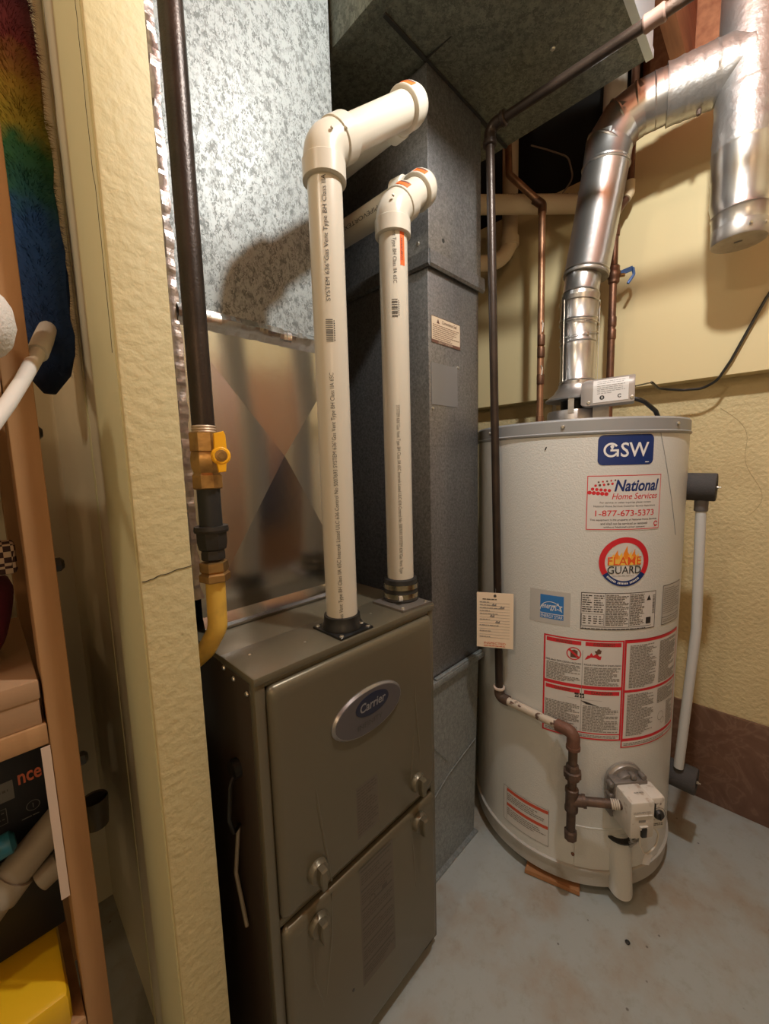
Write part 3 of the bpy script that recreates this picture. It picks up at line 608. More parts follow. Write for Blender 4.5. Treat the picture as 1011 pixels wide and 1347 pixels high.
d.build('sticker', None, wh, smooth=0, label='navy blue sticker with white letters GSW')
# National Home Services
d = sticker(205.8); W = A(205.8, 243.0); z0, z1 = 1.031, 1.170
d.rect(0, z0, W, z1, WHITEP); d.frame(.002, z0+.002, W-.002, z1-.002, .0018, RED, 1)
for i in range(4):
    for j in range(5):
        s = .0022+.0009*i; d.ring(.014+.0095*j+.0045*(3-i)-.002*i, 1.152-.0085*i-.001*j+(.002*j if i < 2 else .000), 0, s, RED if (i+j) % 2 or i > 1 else LBR, 1, 0, 360, 10)
d.text('National', .064, 1.128, W-.009, 1.157, NAVY, 1, bold=.026, shear=.25); d.text('Home Services', .059, 1.109, W-.012, 1.124, RED, 1, bold=.004, shear=.25)
d.text('For service or other inquiries please contact', .032, 1.0975, W-.030, 1.1035, DARK, 1); d.text('National Home Services Customer Service department', .018, 1.0885, W-.017, 1.0945, DARK, 1)
d.text('1-877-673-5373', .022, 1.067, W-.020, 1.082, RED, 1, bold=.006)
d.text('This equipment is the property of National Home Services', .010, 1.0545, W-.010, 1.0605, DARK, 1, bold=.01); d.text('and shall not be serviced or removed', .035, 1.0455, W-.038, 1.0515, DARK, 1, bold=.01); d.text("without National's prior consent", .042, 1.0365, W-.044, 1.0425, DARK, 1, bold=.01)
d.ring(W-.012, 1.046, .004, .0065, RED, 1, 20, 330, 16); d.poly([(W-.017, 1.038), (W-.009, 1.039), (W-.014, 1.043)], RED, 1)
d.build('sticker', None, wh, smooth=0, label='white red-edged service sticker with phone number 1-877-673-5373')
# Flame guard
d = sticker(225); cz = .951
d.ring(0, cz, 0, .064, WHITEP, 0, 0, 360, 48); d.ring(0, cz, .049, .063, RED, 1, -32, 212, 48); d.ring(0, cz, .049, .063, NAVY, 1, 212, 328, 30)
for k, (x, h, w) in enumerate(((-.030, .016, .010), (-.021, .026, .012), (-.010, .020, .013), (.002, .037, .014), (.013, .022, .012), (.022, .028, .011), (.032, .017, .009))):
    zb = .956; d.poly([(x-w*.6, zb), (x-w*.5, zb+h*.45), (x+.002, zb+h), (x+w*.25, zb+h*.55), (x+w*.6, zb+h*.35), (x+w*.55, zb)], FLAMEO if k % 2 else FLAMEY, 1)
d.rect(-.041, .943, .041, .958, FLAMEY, 2)
d.text('FLAME', -.042, .9435, .042, .964, mat('flame_letter_red', (.78, .10, .02), .5), 3, bold=.004); d.rect(-.041, .9435, .041, .9437, RED, 2)
d.text('GUARD', -.042, .921, .042, .9405, DARK, 2, bold=.002); d.lines(-.030, .913, .030, .918, .003, MICRO, 2, .4)
for k in range(24):
    a = math.radians(222+k*4.0)
    if k % 8 == 7: continue
    d.poly([((.0555+dr)*math.cos(a+da), cz+(.0555+dr)*math.sin(a+da)) for dr, da in ((-.0025, -.022), (.0025, -.022), (.0025, .022), (-.0025, .022))], WL, 2)
d.build('sticker', None, wh, smooth=0, label='round red and blue FLAME GUARD sticker')
# Energy star
d = sticker(185.6); W = A(185.6, 197.2); z0, z1 = .788, .853
d.rect(-.028, z0-.014, W+.016, z1+.012, CLEAR, -1); d.rect(0, z0, W, z1, BLUE); d.rect(0, z0+.0135, W, z0+.0150, WL, 1); d.text('ENERGY STAR', .002, z0+.0025, W-.002, z0+.0115, WL, 1)
d.ring(W*.46, z0+.020, .0265, .028, WL, 1, 5, 175, 24); d.text('energy', .004, z0+.023, W*.66, z0+.038, WL, 1, bold=.004, shear=.3)
P = [];
for k in range(10): a = PI/2+k*PI/5; rr = (.0115, .0048)[k % 2]; P.append((W*.76+rr*math.cos(a), z0+.034+rr*math.sin(a)))
for k in range(10):
    a_, b2 = Vector(P[k]), Vector(P[(k+1) % 10]); nn = (b2-a_).orthogonal().normalized()*.0007; d.poly([tuple(a_-nn), tuple(b2-nn), tuple(b2+nn), tuple(a_+nn)], WL, 1)
d.build('sticker', None, wh, smooth=0, label='blue square ENERGY STAR sticker')
# rating plate
d = sticker(204.9); W = A(204.9, 243.6); z0, z1 = .772, .872
d.rect(0, z0, W, z1, WHITEP); d.frame(.001, z0+.001, W-.001, z1-.001, .0016, DARK, 1); d.rect(.001, z0+.008, W-.012, z0+.009, DARK, 1)
for u in (.058, .118): d.rect(u, z0+.009, u+.0008, z1-.001, DARK, 1)
for x0, x1 in ((.004, .028), (.031, .055)): d.lines(x0, z0+.046, x1, z1-.004, .006, DARK, 2, .4)
d.frame(.003, z0+.011, .056, z0+.043, .0008, DARK, 1)
for x0 in (.006, .019, .031, .044): d.lines(x0, z0+.013, x0+.009, z0+.041, .006, DARK, 2, .4)
d.lines(.060, z0+.012, .116, z1-.004, .0036, DARK, 2, .45); d.lines(.120, z0+.012, .160, z1-.004, .0036, DARK, 2, .45)
d.lines(.004, z0+.002, .17, z0+.007, .004, DARK, 2, .4); d.rect(W-.030, z0+.014, W-.015, z0+.031, DARK, 2); d.poly([(W-.030, z1-.024), (W-.017, z1-.024), (W-.0235, z1-.010)], DARK, 2)
z = z0+.04
while z < z1-.010: d.rect(W-.011, z, W-.004, z+.001, DARK, 2); z += random.choice((.0018, .0028))
d.build('sticker', None, wh, smooth=0, label='white rating plate with black frame and tables of fine print')
d = sticker(248.5); W = A(248.5, 268); z0, z1 = .772, .880
d.rect(0, z0, W, z1, CLEAR); d.frame(.001, z0+.001, W-.001, z1-.001, .0014, DARK, 1); d.lines(.006, z0+.028, W-.006, z1-.006, .0055, MICRO, 2, .35); d.rect(.001, z0+.020, W-.001, z0+.0212, DARK, 1); d.lines(.006, z0+.004, W-.006, z0+.018, .005, MICRO, 2, .4)
d.build('sticker', None, wh, smooth=0, label='tall narrow grey notice framed in black')
# big warnings
d = sticker(187.9); W = A(187.9, 226.6); z0, z1 = .468, .745; mid = W*.485
d.rect(0, z0, W, z1, WHITEP); d.frame(0, z0, W, z1, .0042, RED, 1); zm = .614; d.rect(0, zm-.0045, W, zm+.0045, RED, 1); d.rect(0, z0+.016, W, z0+.019, RED, 1); 
d.rect(mid-.0005, z0+.02, mid+.0005, z1-.03, MICRO, 1)
for (zt, s) in ((z1-.0065, 0), (zm-.0085, 1)):
    d.rect(.007, zt-.011, mid-.004, zt, RED, 1); d.rect(mid+.006, zt-.011, W-.008, zt, RED, 1)
    d.text('DANGER' if s else 'WARNING', .030, zt-.0095, mid-.026, zt-.0015, LBR, 2, bold=.01); d.text('DANGER' if s else 'AVERTISSEMENT', mid+.024, zt-.0095, W-.024, zt-.0015, LBR, 2, bold=.01)
d.ring(mid-.021, z1-.042, .015, .0175, RED, 2); d.poly([(mid-.029, z1-.053), (mid-.012, z1-.053), (mid-.012, z1-.034), (mid-.020, z1-.031), (mid-.029, z1-.034)], LBR, 1); d.poly([(mid-.035, z1-.033), (mid-.031, z1-.029), (mid-.006, z1-.051), (mid-.009, z1-.055)], RED, 3)
d.poly([(mid+.005, z1-.055), (mid+.012, z1-.043), (mid+.015, z1-.046), (mid+.020, z1-.035), (mid+.025, z1-.043), (mid+.033, z1-.036), (mid+.040, z1-.044), (mid+.045, z1-.043), (mid+.043, z1-.053)], RED, 1)
d.ring(mid+.038, z1-.028, 0, .0042, LBR, 2, 0, 360, 10); d.poly([(mid+.028, z1-.030), (mid+.045, z1-.027), (mid+.043, z1-.036), (mid+.033, z1-.040)], LBR, 2)
d.text('FIRE AND EXPLOSION HAZARD', .006, z1-.071, mid-.003, z1-.066, DARK, 2, bold=.01); d.text("RISQUE D'INCENDIE ET D'EXPLOSION", mid+.004, z1-.071, W-.007, z1-.066, DARK, 2, bold=.01)
d.lines(.008, zm+.006, mid-.005, z1-.073, .0042, MICRO, 2, .6, 1); d.lines(mid+.005, zm+.006, W-.008, z1-.073, .0042, MICRO, 2, .6, 2)
d.lines(.007, z0+.022, mid-.004, zm-.050, .0043, MICRO, 2, .6, 3); d.lines(mid+.004, z0+.022, W-.009, zm-.050, .0043, MICRO, 2, .6, 4); d.lines(.007, z0+.005, W-.008, z0+.015, .0042, MICRO, 2, .5, 5)
for x in (-.014, -.009, -.002, .004): d.ring(mid+x, zm-.021, 0, .003, DARK, 2, 0, 360, 8); d.poly([(mid+x-.0025, zm-.031), (mid+x+.003, zm-.031), (mid+x+.002, zm-.022)], DARK, 2)
d.poly([(mid-.002, zm-.038), (mid+.012, zm-.040), (mid+.045, zm-.052), (mid+.012, zm-.047)], DARK, 2); d.rect(mid-.035, zm-.0355, mid+.050, zm-.0350, MICRO, 1)
d.build('sticker', None, wh, smooth=0, label='large white warning sticker with red borders and pictograms')
d = sticker(226.8); W = A(226.8, 268); z0, z1 = .447, .746
d.rect(0, z0, W, z1, WHITEP); d.frame(0, z0, W, z1, .003, RED, 1); d.rect(0, z1-.009, W, z1, RED, 1); d.rect(0, .602, W, .609, RED, 1); d.rect(0, z0+.018, W, z0+.026, RED, 1); d.rect(0, z0+.018, .005, z1, RED, 1)
d.lines(.015, .613, W*.47, z1-.014, .0042, MICRO, 2, .62, 6); d.lines(W*.53, .613, W-.012, z1-.014, .0042, MICRO, 2, .62, 7); d.lines(.013, z0+.030, W*.47, .598, .0042, MICRO, 2, .6, 8); d.lines(W*.53, .555, W-.012, .598, .0042, MICRO, 2, .6, 9)
d.ring(W*.62, .515, .012, .0130, MICRO, 2); d.ring(W*.62+.010, .50, .008, .0088, MICRO, 2); d.lines(W*.75, z0+.03, W-.01, .55, .0042, MICRO, 2, .5, 10); d.lines(.008, z0+.005, W-.01, z0+.015, .0045, MICRO, 2, .5, 11)
d.build('sticker', None, wh, smooth=0, label='white instruction sticker of dense fine print with red bands')
d = sticker(164.5); W = A(164.5, 192.5); z0, z1 = .112, .226
d.rect(0, z0, W, z1, WHITEP); d.frame(0, z0, W, z1, .0008, DARK, 1)
for zt in (z1-.004, z1-.052): d.rect(.012, zt-.010, W-.002, zt, REDO, 1); d.lines(.014, zt-.042, W-.006, zt-.013, .0062, MICRO, 2, .45, int(zt*100))
d.rect(.012, z0+.004, .0128, z1-.004, MICRO, 1)
d.build('sticker', None, wh, smooth=0, label='white sticker with two orange-red stripes low on the tank')
# inner access door, flue guard
b = MB(); n = 14; P = []; Q = []
for i in range(n+1):
    th = 206+52*i/n; P.append(on(th, .208, .0022)); Q.append(on(th, .084, .0022))
b.add(P+Q, [(i, i+1, n+2+i, n+1+i) for i in range(n)]); b.tube([on(206+52*i/n, .208, .001) for i in range(n+1)], .0022, 6); b.tube([on(206, .208, .001), on(206, .09, .001)], .0015, 6)
b.build('access_cover', TANK, wh, smooth=60)
b = MB(); b.lathe([(0, .005), (.003, .004)], on(205, .118, .001), nrm(205), 8); b.build('rust_spot', IRONR, wh)
gth = 229.5; N_ = nrm(gth); T_ = Vector((-N_.y, N_.x, 0))
b = MB(); b.tube([on(gth, .186, -.022), on(gth, .150, -.012), on(gth, .10, -.002), on(gth, .06, .003), on(gth, .024, .006)], [.036, .033, .030, .030, .030], 32)
for v in b.v:
    if v.z < .045: v.z += .35*max(0, (v-Vector((WX, WY, v.z))).length-WR-.01)*-1+.008
b.build('air_guard', TANK, wh)
b = MB(); b.prism([on(gth, .191, -.004)+T_*(.038*math.cos(a))+N_*(.034*math.sin(a)) for a in [PI*k/12 for k in range(13)]], (0, 0, -.004)); b.build('burner_opening', BLACK, wh)
# gas control valve
vth = 229.0; vN = nrm(vth); vT = Vector((-vN.y, vN.x, 0)); Zv = Vector((0, 0, 1)); V0 = on(vth, .336, 0)
gv = b = MB(); b.lathe([(0, .052), (.006, .052), (.008, .048), (.012, .046)], V0+Zv*.02, vN, 28); gv = b.build('gas_control', mat('valve_ring', (.36, .34, .32), .4, .5), wh)
def vb(t0, t1, n0, n1, z0, z1): return (V0+vT*((t0+t1)/2)+vN*((n0+n1)/2)+Zv*((z0+z1)/2), vT*((t1-t0)/2), vN*((n1-n0)/2), Zv*((z1-z0)/2))
b = MB(); b.obox(*vb(-.050, .040, .008, .040, -.035, .045)); b.lathe([(0, .030), (.03, .030)], V0+Zv*.025-vT*.005, vN, 20)
for t, z in ((-.054, .035), (-.054, .005), (.005, .052), (.032, .050)): b.lathe([(0, .008), (.02, .008)], V0+vT*t+vN*.018+Zv*z, vN, 8)
b.build('valve_casting', mat('valve_casting', (.22, .20, .185), .5, .5), gv, bevel=.003)
b = MB(); P = [V0+vT*t+vN*.032+Zv*z for t, z in ((-.048, -.045), (.052, -.045), (.052, .044), (-.048, .044))]
# body: deeper at left, notch at the right for the dial
b.obox(*vb(-.046, .016, .028, .098, -.058, .040)); b.obox(*vb(.0155, .054, .028, .084, -.052, .036)); b.build('valve_body', VALVE, gv, bevel=.006)
b = MB(); b.obox(*vb(-.036, .008, .0975, .100, .004, .0065)); b.build('body_ridge', VALVE, gv)
b = MB(); b.obox(*vb(.018, .026, .083, .089, -.002, .024)); b.build('slider', BLACK, gv, bevel=.002)
b = MB(); b.lathe([(0, .0125), (.003, .0125), (.007, .010), (.008, .0095)], V0+vT*.036+vN*.084-Zv*.008, vN, 20); b.obox(*vb(.0345, .0375, .0915, .094, -.017, .001)); b.build('dial', RUBBER, gv)
b = MB(); b.obox(*vb(-.020, -.006, .090, .104, -.050, -.024)); b.build('igniter_button', BLACK, gv, bevel=.002)
b = MB(); b.obox(*vb(-.023, -.003, .0975, .102, -.030, -.022)); b.build('button_cap', VALVE, gv)
d = Decal(planemap(V0+vN*.098, vT, Zv), .0004); d.rect(-.026, -.012, -.008, -.006, MICRO, 1); d.lines(-.040, .010, .008, .018, .003, MICRO, 1, .4)
fn2 = planemap(V0+vN*.084, vT, Zv); d.fn = fn2; d.ring(.036, -.008, .017, .018, DARK, 1, -60, 240); d.text('OFF', .026, .018, .034, .023, DARK, 1); d.lines(.020, -.040, .048, -.030, .004, DARK, 1, .5); d.ring(.040, .020, 0, .003, MICRO, 1, 0, 360, 8)
d.build('valve_print', None, gv, smooth=0)
d = Decal(planemap(V0+Zv*.0401, vT, -vN), .0004); d.fn = (lambda u, v, dd: V0+vT*u+vN*v+Zv*(.0402+dd)); d.fn.curved = False; d.text('NATURAL GAS', -.014, .066, .010, .074, MICRO, 1) if False else d.lines(-.018, .062, .006, .072, .005, MICRO, 1, .5); d.build('valve_print', None, gv, smooth=0)
WIRE = mat('white_wire', (.70, .66, .60), .5)
b = MB(); b.tube(fillet([V0+vT*-.010+vN*.085-Zv*.05, V0+vT*-.012+vN*.088-Zv*.085, V0+vT*.010+vN*.080-Zv*.125, V0+vT*.045+vN*.07-Zv*.115, V0+vT*.052+vN*.07-Zv*.08, V0+vT*.035+vN*.06-Zv*.05], .02, 6), .0022, 8); b.build('white_wire', WIRE, gv)
b = MB(); b.tube(fillet([V0+vT*-.03+vN*.08-Zv*.05, V0+vT*-.035+vN*.085-Zv*.075, V0+vT*-.015+vN*.08-Zv*.085, V0+vT*.000+vN*.04-Zv*.14], .015, 6), .003, 8); b.tube(fillet([V0+vT*-.005+vN*.08-Zv*.04, V0+vT*.0+vN*.07-Zv*.09, V0+vT*.005+vN*.03-Zv*.14], .02, 6), .003, 8); b.build('burner_tube', mat('thin_steel_tube', (.4, .38, .35), .35, .8), gv)
b = MB(); c0 = V0+vT*.004+vN*.084-Zv*.118; b.obox(c0-Zv*.014+vT*.008, vT*.010+Zv*-.003, vN*.0006, Zv*.014+vT*.004); b.build('wire_tag', WHITEP, gv)
b = MB(); b.obox(*vb(-.05, .05, .004, .03, -.060, -.036)); b.build('lower_bracket', MATS['valve_casting'], gv, bevel=.003)
# side ports with foam insulation
for (x, y, z, L, dx) in ((1.392, .197, 1.126, .070, .012), (1.418, .205, .245, .078, -.01)):
    b = MB(); dd = Vector((dx*2, -1, -.02)).normalized(); o = Vector((x, y+.0, z)); b.lathe([(0, .006), (.0, .037), (.003, .038), (L-.003, .038), (L, .036), (L, .014), (L-.004, .013)], o, dd, 28); p = b.build('foam_sleeve', FOAM, wh, label='dark grey foam sleeve on side port')
    MB().lathe([(0, .045), (.004, .045)], o-dd*.008, dd, 24).build('escutcheon', CPVC, p)
    MB().lathe([(0, .004), (.007, .004), (.008, .002), (.012, .002)], o+dd*(L-.003), dd, 8).build('port_pin', SCREW, p)
dp = root('discharge_pipe', 'white plastic discharge pipe dropping from the upper side port of the tank', 'pipe', (1.395, .15, .30))
b = MB(); b.tube([(1.397, .158, 1.07), (1.392, .150, .72), (1.392, .170, .285)], .0125, 20); b.build('pipe', CPVC, dp)
b = MB(); b.lathe([(0, .0145), (.002, .016), (.034, .016), (.036, .0135)], (1.397, .158, 1.058), (0, 0, 1), 20); b.build('adapter', mat('grey_adapter', (.16, .15, .15), .5), dp)
tag(MB().add([(1.43, .165, 1.085), (1.452, .150, 1.06), (1.462, .152, .98), (1.445, .160, .93), (1.430, .168, .99), (1.4302, .1675, 1.085), (1.4522, .1525, 1.06), (1.4622, .1545, .98), (1.4452, .1625, .93), (1.4302, .1705, .99)], [(0, 1, 2, 3, 4), (9, 8, 7, 6, 5), (0, 5, 6, 1), (1, 6, 7, 2), (2, 7, 8, 3), (3, 8, 9, 4), (4, 9, 5, 0)]).build('relief_valve_tag', mat('yellow_tag', (.55, .50, .04), .5)), 'small bright yellow tag hanging behind the discharge pipe', 'tag')
tag(MB().prism([(1.018, .470, .003), (1.060, .330, .003), (1.105, .345, .003), (1.062, .480, .003)], (0, 0, .012), .002).build('wood_shim', mat('shim_wood', (.36, .17, .07), .7, 0, (80, .3, 4))), 'reddish brown wood shim on the floor under the tank edge', 'wood')

# ---------------- draft hood, damper and flue
dh = root('draft_hood', 'grey sheet metal draft hood on top of the water heater', 'draft hood', (1.318, .468, 1.30))
b = MB(); b.lathe([(0, .083), (.050, .083), (.055, .080), (.055, .07), (0, .07)], (1.318, .468, 1.300), (0, 0, 1), 36); b.build('lower_ring', HOODM, dh)
b = MB(); b.lathe([(.086, .088), (.090, .090), (.108, .066), (.128, .053), (.135, .053), (.135, .048), (.105, .055), (.088, .080)], (1.318, .468, 1.300), (0, 0, 1), 36); b.build('cone', HOODM, dh)
b = MB(); b.lathe([(.0, .045), (.10, .045)], (1.318, .468, 1.300), (0, 0, 1), 24); b.build('inner_tube', BLACK, dh)
for a in (190, 250, 310, 70): n_ = nrm(a); t_ = Vector((-n_.y, n_.x, 0)); b = MB(); b.obox(Vector((1.318, .468, 1.368))+n_*.084, t_*.008, n_*.0008, Zv*.024); b.build('strap', HOODM, dh)
da = root('vent_damper', 'grey rounded damper motor box with white label beside the draft hood', 'damper', (1.26, .36, 1.36))
D0 = Vector((1.236, .424, 1.386)); D1 = Vector((1.266, .300, 1.390)); ax = (D1-D0).normalized(); sx = Vector((ax.y, -ax.x, 0))
if sx.dot(Vector((-1, -1, 0))) < 0: sx = -sx
def dsec(p, s):
    R = [p+sx*(.034*s)*math.cos(a)+Zv*(.012+.030*s*math.sin(a)) for a in [PI*k/10 for k in range(11)]]
    return [p+sx*.034*s+Zv*-.032*s]+R+[p-sx*.034*s+Zv*-.032*s]
b = MB(); rs = [dsec(D0, .82), dsec(D0+ax*.012, 1), dsec(D1-ax*.004, 1), dsec(D1, .95)]; m_ = len(rs[0]); vs_ = [q for r_ in rs for q in r_]
fs_ = [tuple(range(m_)), tuple(range(3*m_, 4*m_))]+[(k*m_+i, k*m_+(i+1) % m_, (k+1)*m_+(i+1) % m_, (k+1)*m_+i) for k in range(3) for i in range(m_)]
b.add(vs_, fs_); db = b.build('motor_cover', mat('damper_grey', (.36, .33, .31), .42, .4), da, smooth=40)
dl = (D1-D0).length
def dmap(u, v, dd):                  # wraps over the front of the cover
    if v < 0.044: return D0+ax*u+sx*(.034+dd)+Zv*(-.030+v)
    a = (v-.044)/.032; return D0+ax*u+sx*(.034+dd)*math.cos(a)+Zv*(.012+(.030+dd)*math.sin(a))
dmap.curved = True; d = Decal(dmap, .0008)
for v0, v1 in ((.004, .044), (.044, .052), (.052, .060), (.060, .070)): d.rect(.030, v0, dl-.014, v1, WHITEP)
for v0 in (.026, .031, .036, .041, .048, .055, .061): d.lines(.040, v0, dl-.022, v0+.0032, .003, MICRO, 1, .5, int(v0*1e3))
d.ring(.052, .016, 0, .006, DARK, 1, 0, 360, 14); d.rect(.051, .0135, .0535, .019, WHITEP, 2); d.ring(dl-.034, .016, .003, .005, DARK, 1, 40, 320, 14); d.build('data_label', None, db, smooth=0, label='white printed data label')
screws('screw', [D0+ax*.020+sx*.034-Zv*.024, D0+ax*(dl-.006)+sx*.034-Zv*.022], sx, db)
b = MB(); b.obox(D0+ax*.06-sx*.035-Zv*.005, ax*.03, sx*.02, Zv*.02); b.obox(Vector((1.275, .385, 1.340)), ax*.02, sx*.012, Zv*.022); b.build('mounting_bracket', HOODM, da)
b = MB(); b.tube(fillet([D1-ax*.02-Zv*.015, D1+ax*.02-Zv*.030, (1.325, .262, 1.335), (1.355, .255, 1.305)], .03), .006, 10); b.build('flexible_conduit', BLACK, da)
fp = root('flue_pipe', 'bright metal flue pipe rising from the draft hood and bending to the tee', 'pipe', (1.318, .468, 1.42))
RV = .049
def vseg(name, a, b_, r, m=PIPEAL, bead=True):
    b = MB(); a = Vector(a); b_ = Vector(b_); dd = (b_-a); L = dd.length; pr = [(0, r), (.010, r), (.013, r+.0025), (.017, r), (L-.012, r), (L-.004, r+.001), (L, r+.001)] if bead else [(0, r), (L, r)]
    b.lathe(pr, a, dd, 40); return b.build(name, m, fp)
A0 = Vector((1.318, .468, 1.430)); A1 = Vector((1.322, .470, 1.555)); A2 = Vector((1.330, .470, 1.620)); A3 = Vector((1.345, .468, 1.665)); A4 = Vector((1.330, .455, 1.765))
A1 = Vector((1.322, .470, 1.545)); A4 = Vector((1.332, .452, 1.765))
vseg('pipe_section', A0, A1, RV); vseg('pipe_section', A1-Vector((0, 0, .004)), Vector((1.325, .472, 1.62)), RV+.001)
# adjustable elbow rings, slightly offset
vseg('elbow_gore', Vector((1.325, .472, 1.612)), Vector((1.320, .466, 1.69)), RV+.0025); vseg('elbow_gore', Vector((1.320, .467, 1.682)), Vector((1.330, .462, 1.762)), RV)
B0 = Vector((1.334, .458, 1.745)); B1 = Vector((1.362, .421, 2.045)); RB = .0605
vseg('pipe_section', B0, B1, RB)
b = MB(); dd = (B1-B0).normalized(); b.lathe([(0, RB+.0005), (.002, RB+.002), (.006, RB+.002), (.008, RB)], B0, dd, 40)
b.build('crimped_edge', HOODM, fp)
for k in range(40):
    pass
E0 = B1; hd_ = Vector((.055, -.245, .012)).normalized(); E3 = Vector((1.388, .335, 2.160))
path = [B1, B1+dd*.035, Vector((1.366, .400, 2.128)), E3]
gore = [B1, Vector((1.362, .415, 2.095)), Vector((1.371, .385, 2.140)), Vector((1.383, .345, 2.158)), Vector((1.392, .305, 2.162))]
for k in range(4):
    a_, b2 = gore[k], gore[k+1]; e = (b2-a_).normalized()*.010
    b = MB(); L = (b2-a_+e*2).length; b.lathe([(0, RB+.002), (.004, RB+.0035), (.008, RB+.001), (L, RB+.001)], a_-e, b2-a_, 40); b.build('elbow_gore', PIPEAL, fp)
T0 = Vector((1.436, .122, 2.168))
vseg('pipe_section', gore[4]-hd_*.02, gore[4]+hd_*.04, RB)
# foil wrapped arm + vertical tee with ribs and end cap
n = 26; s0 = gore[4]+hd_*.018; pts = [s0+(T0-s0)*(k/n) for k in range(n+1)]; rr = [.0665+(.0015 if k % 5 == 0 else 0)+grid_noise(k*.37, .0009) for k in range(n+1)]
b = MB(); b.tube(pts, rr, 40, True, jit=.012); b.build('foil_wrapped_arm', mat('wrinkled_foil', (.50, .49, .48), .40, .9, (60, .9, 5)), fp)
b = MB(); b.lathe([(0, .006), (.012, .005)], s0+(T0-s0)*.42-Zv*.066, (0, 0, -1), 8); b.build('drip_plug', IRON2, fp)
RT = .066; b = MB()
b.lathe([(2.10-2.10, RT), (.27, RT), (.27, RT-.01)], (T0.x, T0.y, 2.095), (0, 0, 1), 48); b.build('tee_upper', MATS['wrinkled_foil'], fp)
b = MB(); pr = [(0, RT-.001)]
for k in range(1, 14): pr.append((.0105*k, RT+.0015*(1 if k % 4 == 0 else 0)+.001))
b.lathe(pr, (T0.x, T0.y, 1.958), (0, 0, 1), 48); b.build('tee_lower', MATS['wrinkled_foil'], fp)
b = MB(); b.lathe([(0, .058), (.030, .059), (.034, .062), (.038, .060), (.065, .065), (.120, .0648), (.126, .067), (.175, .067), (.182, .069)], (T0.x, T0.y, 1.785), (0, 0, 1), 48); b.build('reducer', PIPEAL, fp)
b = MB(); b.lathe([(0, .056), (.004, .058), (.040, .058), (.042, .057)], (T0.x, T0.y, 1.750), (0, 0, 1), 48); b.lathe([(0, .012), (.002, .011)], (T0.x, T0.y, 1.748), (0, 0, 1), 4); b.build('end_cap', HOODM, fp)
vd = Vector((-.62, -.78, 0))
screws('screw', [(T0.x-.032, T0.y-.052, 1.768), (T0.x-.056, T0.y-.025, 1.768), (T0.x-.036, T0.y-.056, 1.88), B1+Vector((-.03, -.047, -.02)), A1+Vector((-.032, -.038, .025)), A0+Vector((-.045, -.02, .008)), gore[3]+Vector((-.052, .018, .0)), gore[3]+Vector((-.045, .005, -.035))], vd, fp, .004)
# wire frame clip around lower flue
b = MB()
for sgn in (-1, 1):
    q = Vector((.74, -.67, 0))*sgn*.054+Vector((-.01, -.012, 0)); b.tube([A0+q+Zv*.01, A0+q+Zv*.14, A0+q+Zv*.245], .0014, 6)
for z, r in ((1.575, .0535), (1.608, .0545), (1.668, .0555)): b.tube([Vector((1.322, .469, z))+Vector((r*math.cos(t), r*math.sin(t), .006*math.cos(t+.6)*(1 if z < 1.6 else -1))) for t in [2*PI*k/32 for k in range(33)]], .0013, 6, False)
b.build('wire_clip', SCREW, fp)

# ================================================================== WATER HEATER GAS LINE
gp = root('heater_gas_line', 'thin dark iron gas pipe dropping in front of the duct to the tank valve', 'pipe', (1.03, .58, .2))
RG = .0112
Tt = Vector((1.030, .601, 2.070)); Tb = Vector((1.027, .561, .535))
MB().tube([Tt-Zv*.015, Tb], RG, 16).build('drop_pipe', IRON, gp)
MB().tube([Tt+Vector((0, -.015, 0)), Vector((1.032, .235, 2.068))], RG, 16).build('overhead_pipe', IRON, gp)
b = MB(); b.tube(fillet([Tt-Zv*.045, Tt, Tt-Vector((0, .045, 0))], .02), .0150, 16); collar(b, Tt-Zv*.045, (0, 0, 1), RG, .012, .0065); collar(b, Tt-Vector((0, .045, 0)), (0, 1, 0), RG, .012, .0065); b.build('elbow', IRON, gp)
MB().tube([Vector((1.032, .24, 2.068)), Vector((1.034, -.25, 2.068))], RG, 16).build('overhead_pipe', IRON2, gp)
b = MB(); b.lathe([(0, .0135), (.003, .0155), (.012, .0145), (.026, .0145), (.035, .0155), (.038, .0135)], (1.032, .258, 2.068), (0, -1, 0), 16); b.build('coupling', mat('pinkish_coupling', (.30, .19, .15), .6, .3), gp)
L0 = Vector((1.025, .558, .515)); L1 = Vector((1.015, .372, .512)); L2 = Vector((1.012, .352, .49))
b = MB(); b.tube(fillet([Vector((1.027, .561, .545)), Vector((1.026, .560, .515)), Vector((1.025, .530, .515))], .02), .0150, 16); b.build('elbow', IRON2, gp)
MB().lathe([(0, .0165), (.003, .0175), (.006, .0165)], (1.0265, .561, .541), (0, 0, 1), 16).build('elbow_rim', mat('pale_rim', (.55, .45, .38), .5), gp)
MB().tube([Vector((1.0245, .545, .515)), L1], .0115, 16).build('nipple', PAINTP, gp, label='cream painted rust-spotted nipple')
b = MB(); b.tube(fillet([L1+Vector((.001, .015, 0)), Vector((1.013, .343, .512)), Vector((1.012, .343, .475))], .024), .0160, 16); b.lathe([(0, .0175), (.008, .0175)], (1.012, .343, .468), (0, 0, 1), 16); b.build('elbow', IRONR, gp)
MB().tube([(1.012, .343, .22), (1.012, .343, .48)], RG, 16).build('pipe', IRON2, gp)
b = MB(); b.lathe([(0, .015), (.003, .018), (.010, .018), (.012, .0225), (.026, .0225), (.028, .018), (.040, .016), (.044, .0135)], (1.012, .343, .380), (0, 0, 1), 8); b.build('union', IRON2, gp, smooth=20)
b = MB(); b.lathe([(-.002, .013), (0, .0165), (.010, .0165), (.012, .0150), (.050, .0150), (.052, .0165), (.062, .0165), (.064, .013)], (1.012, .343, .293), (0, 0, 1), 16); 
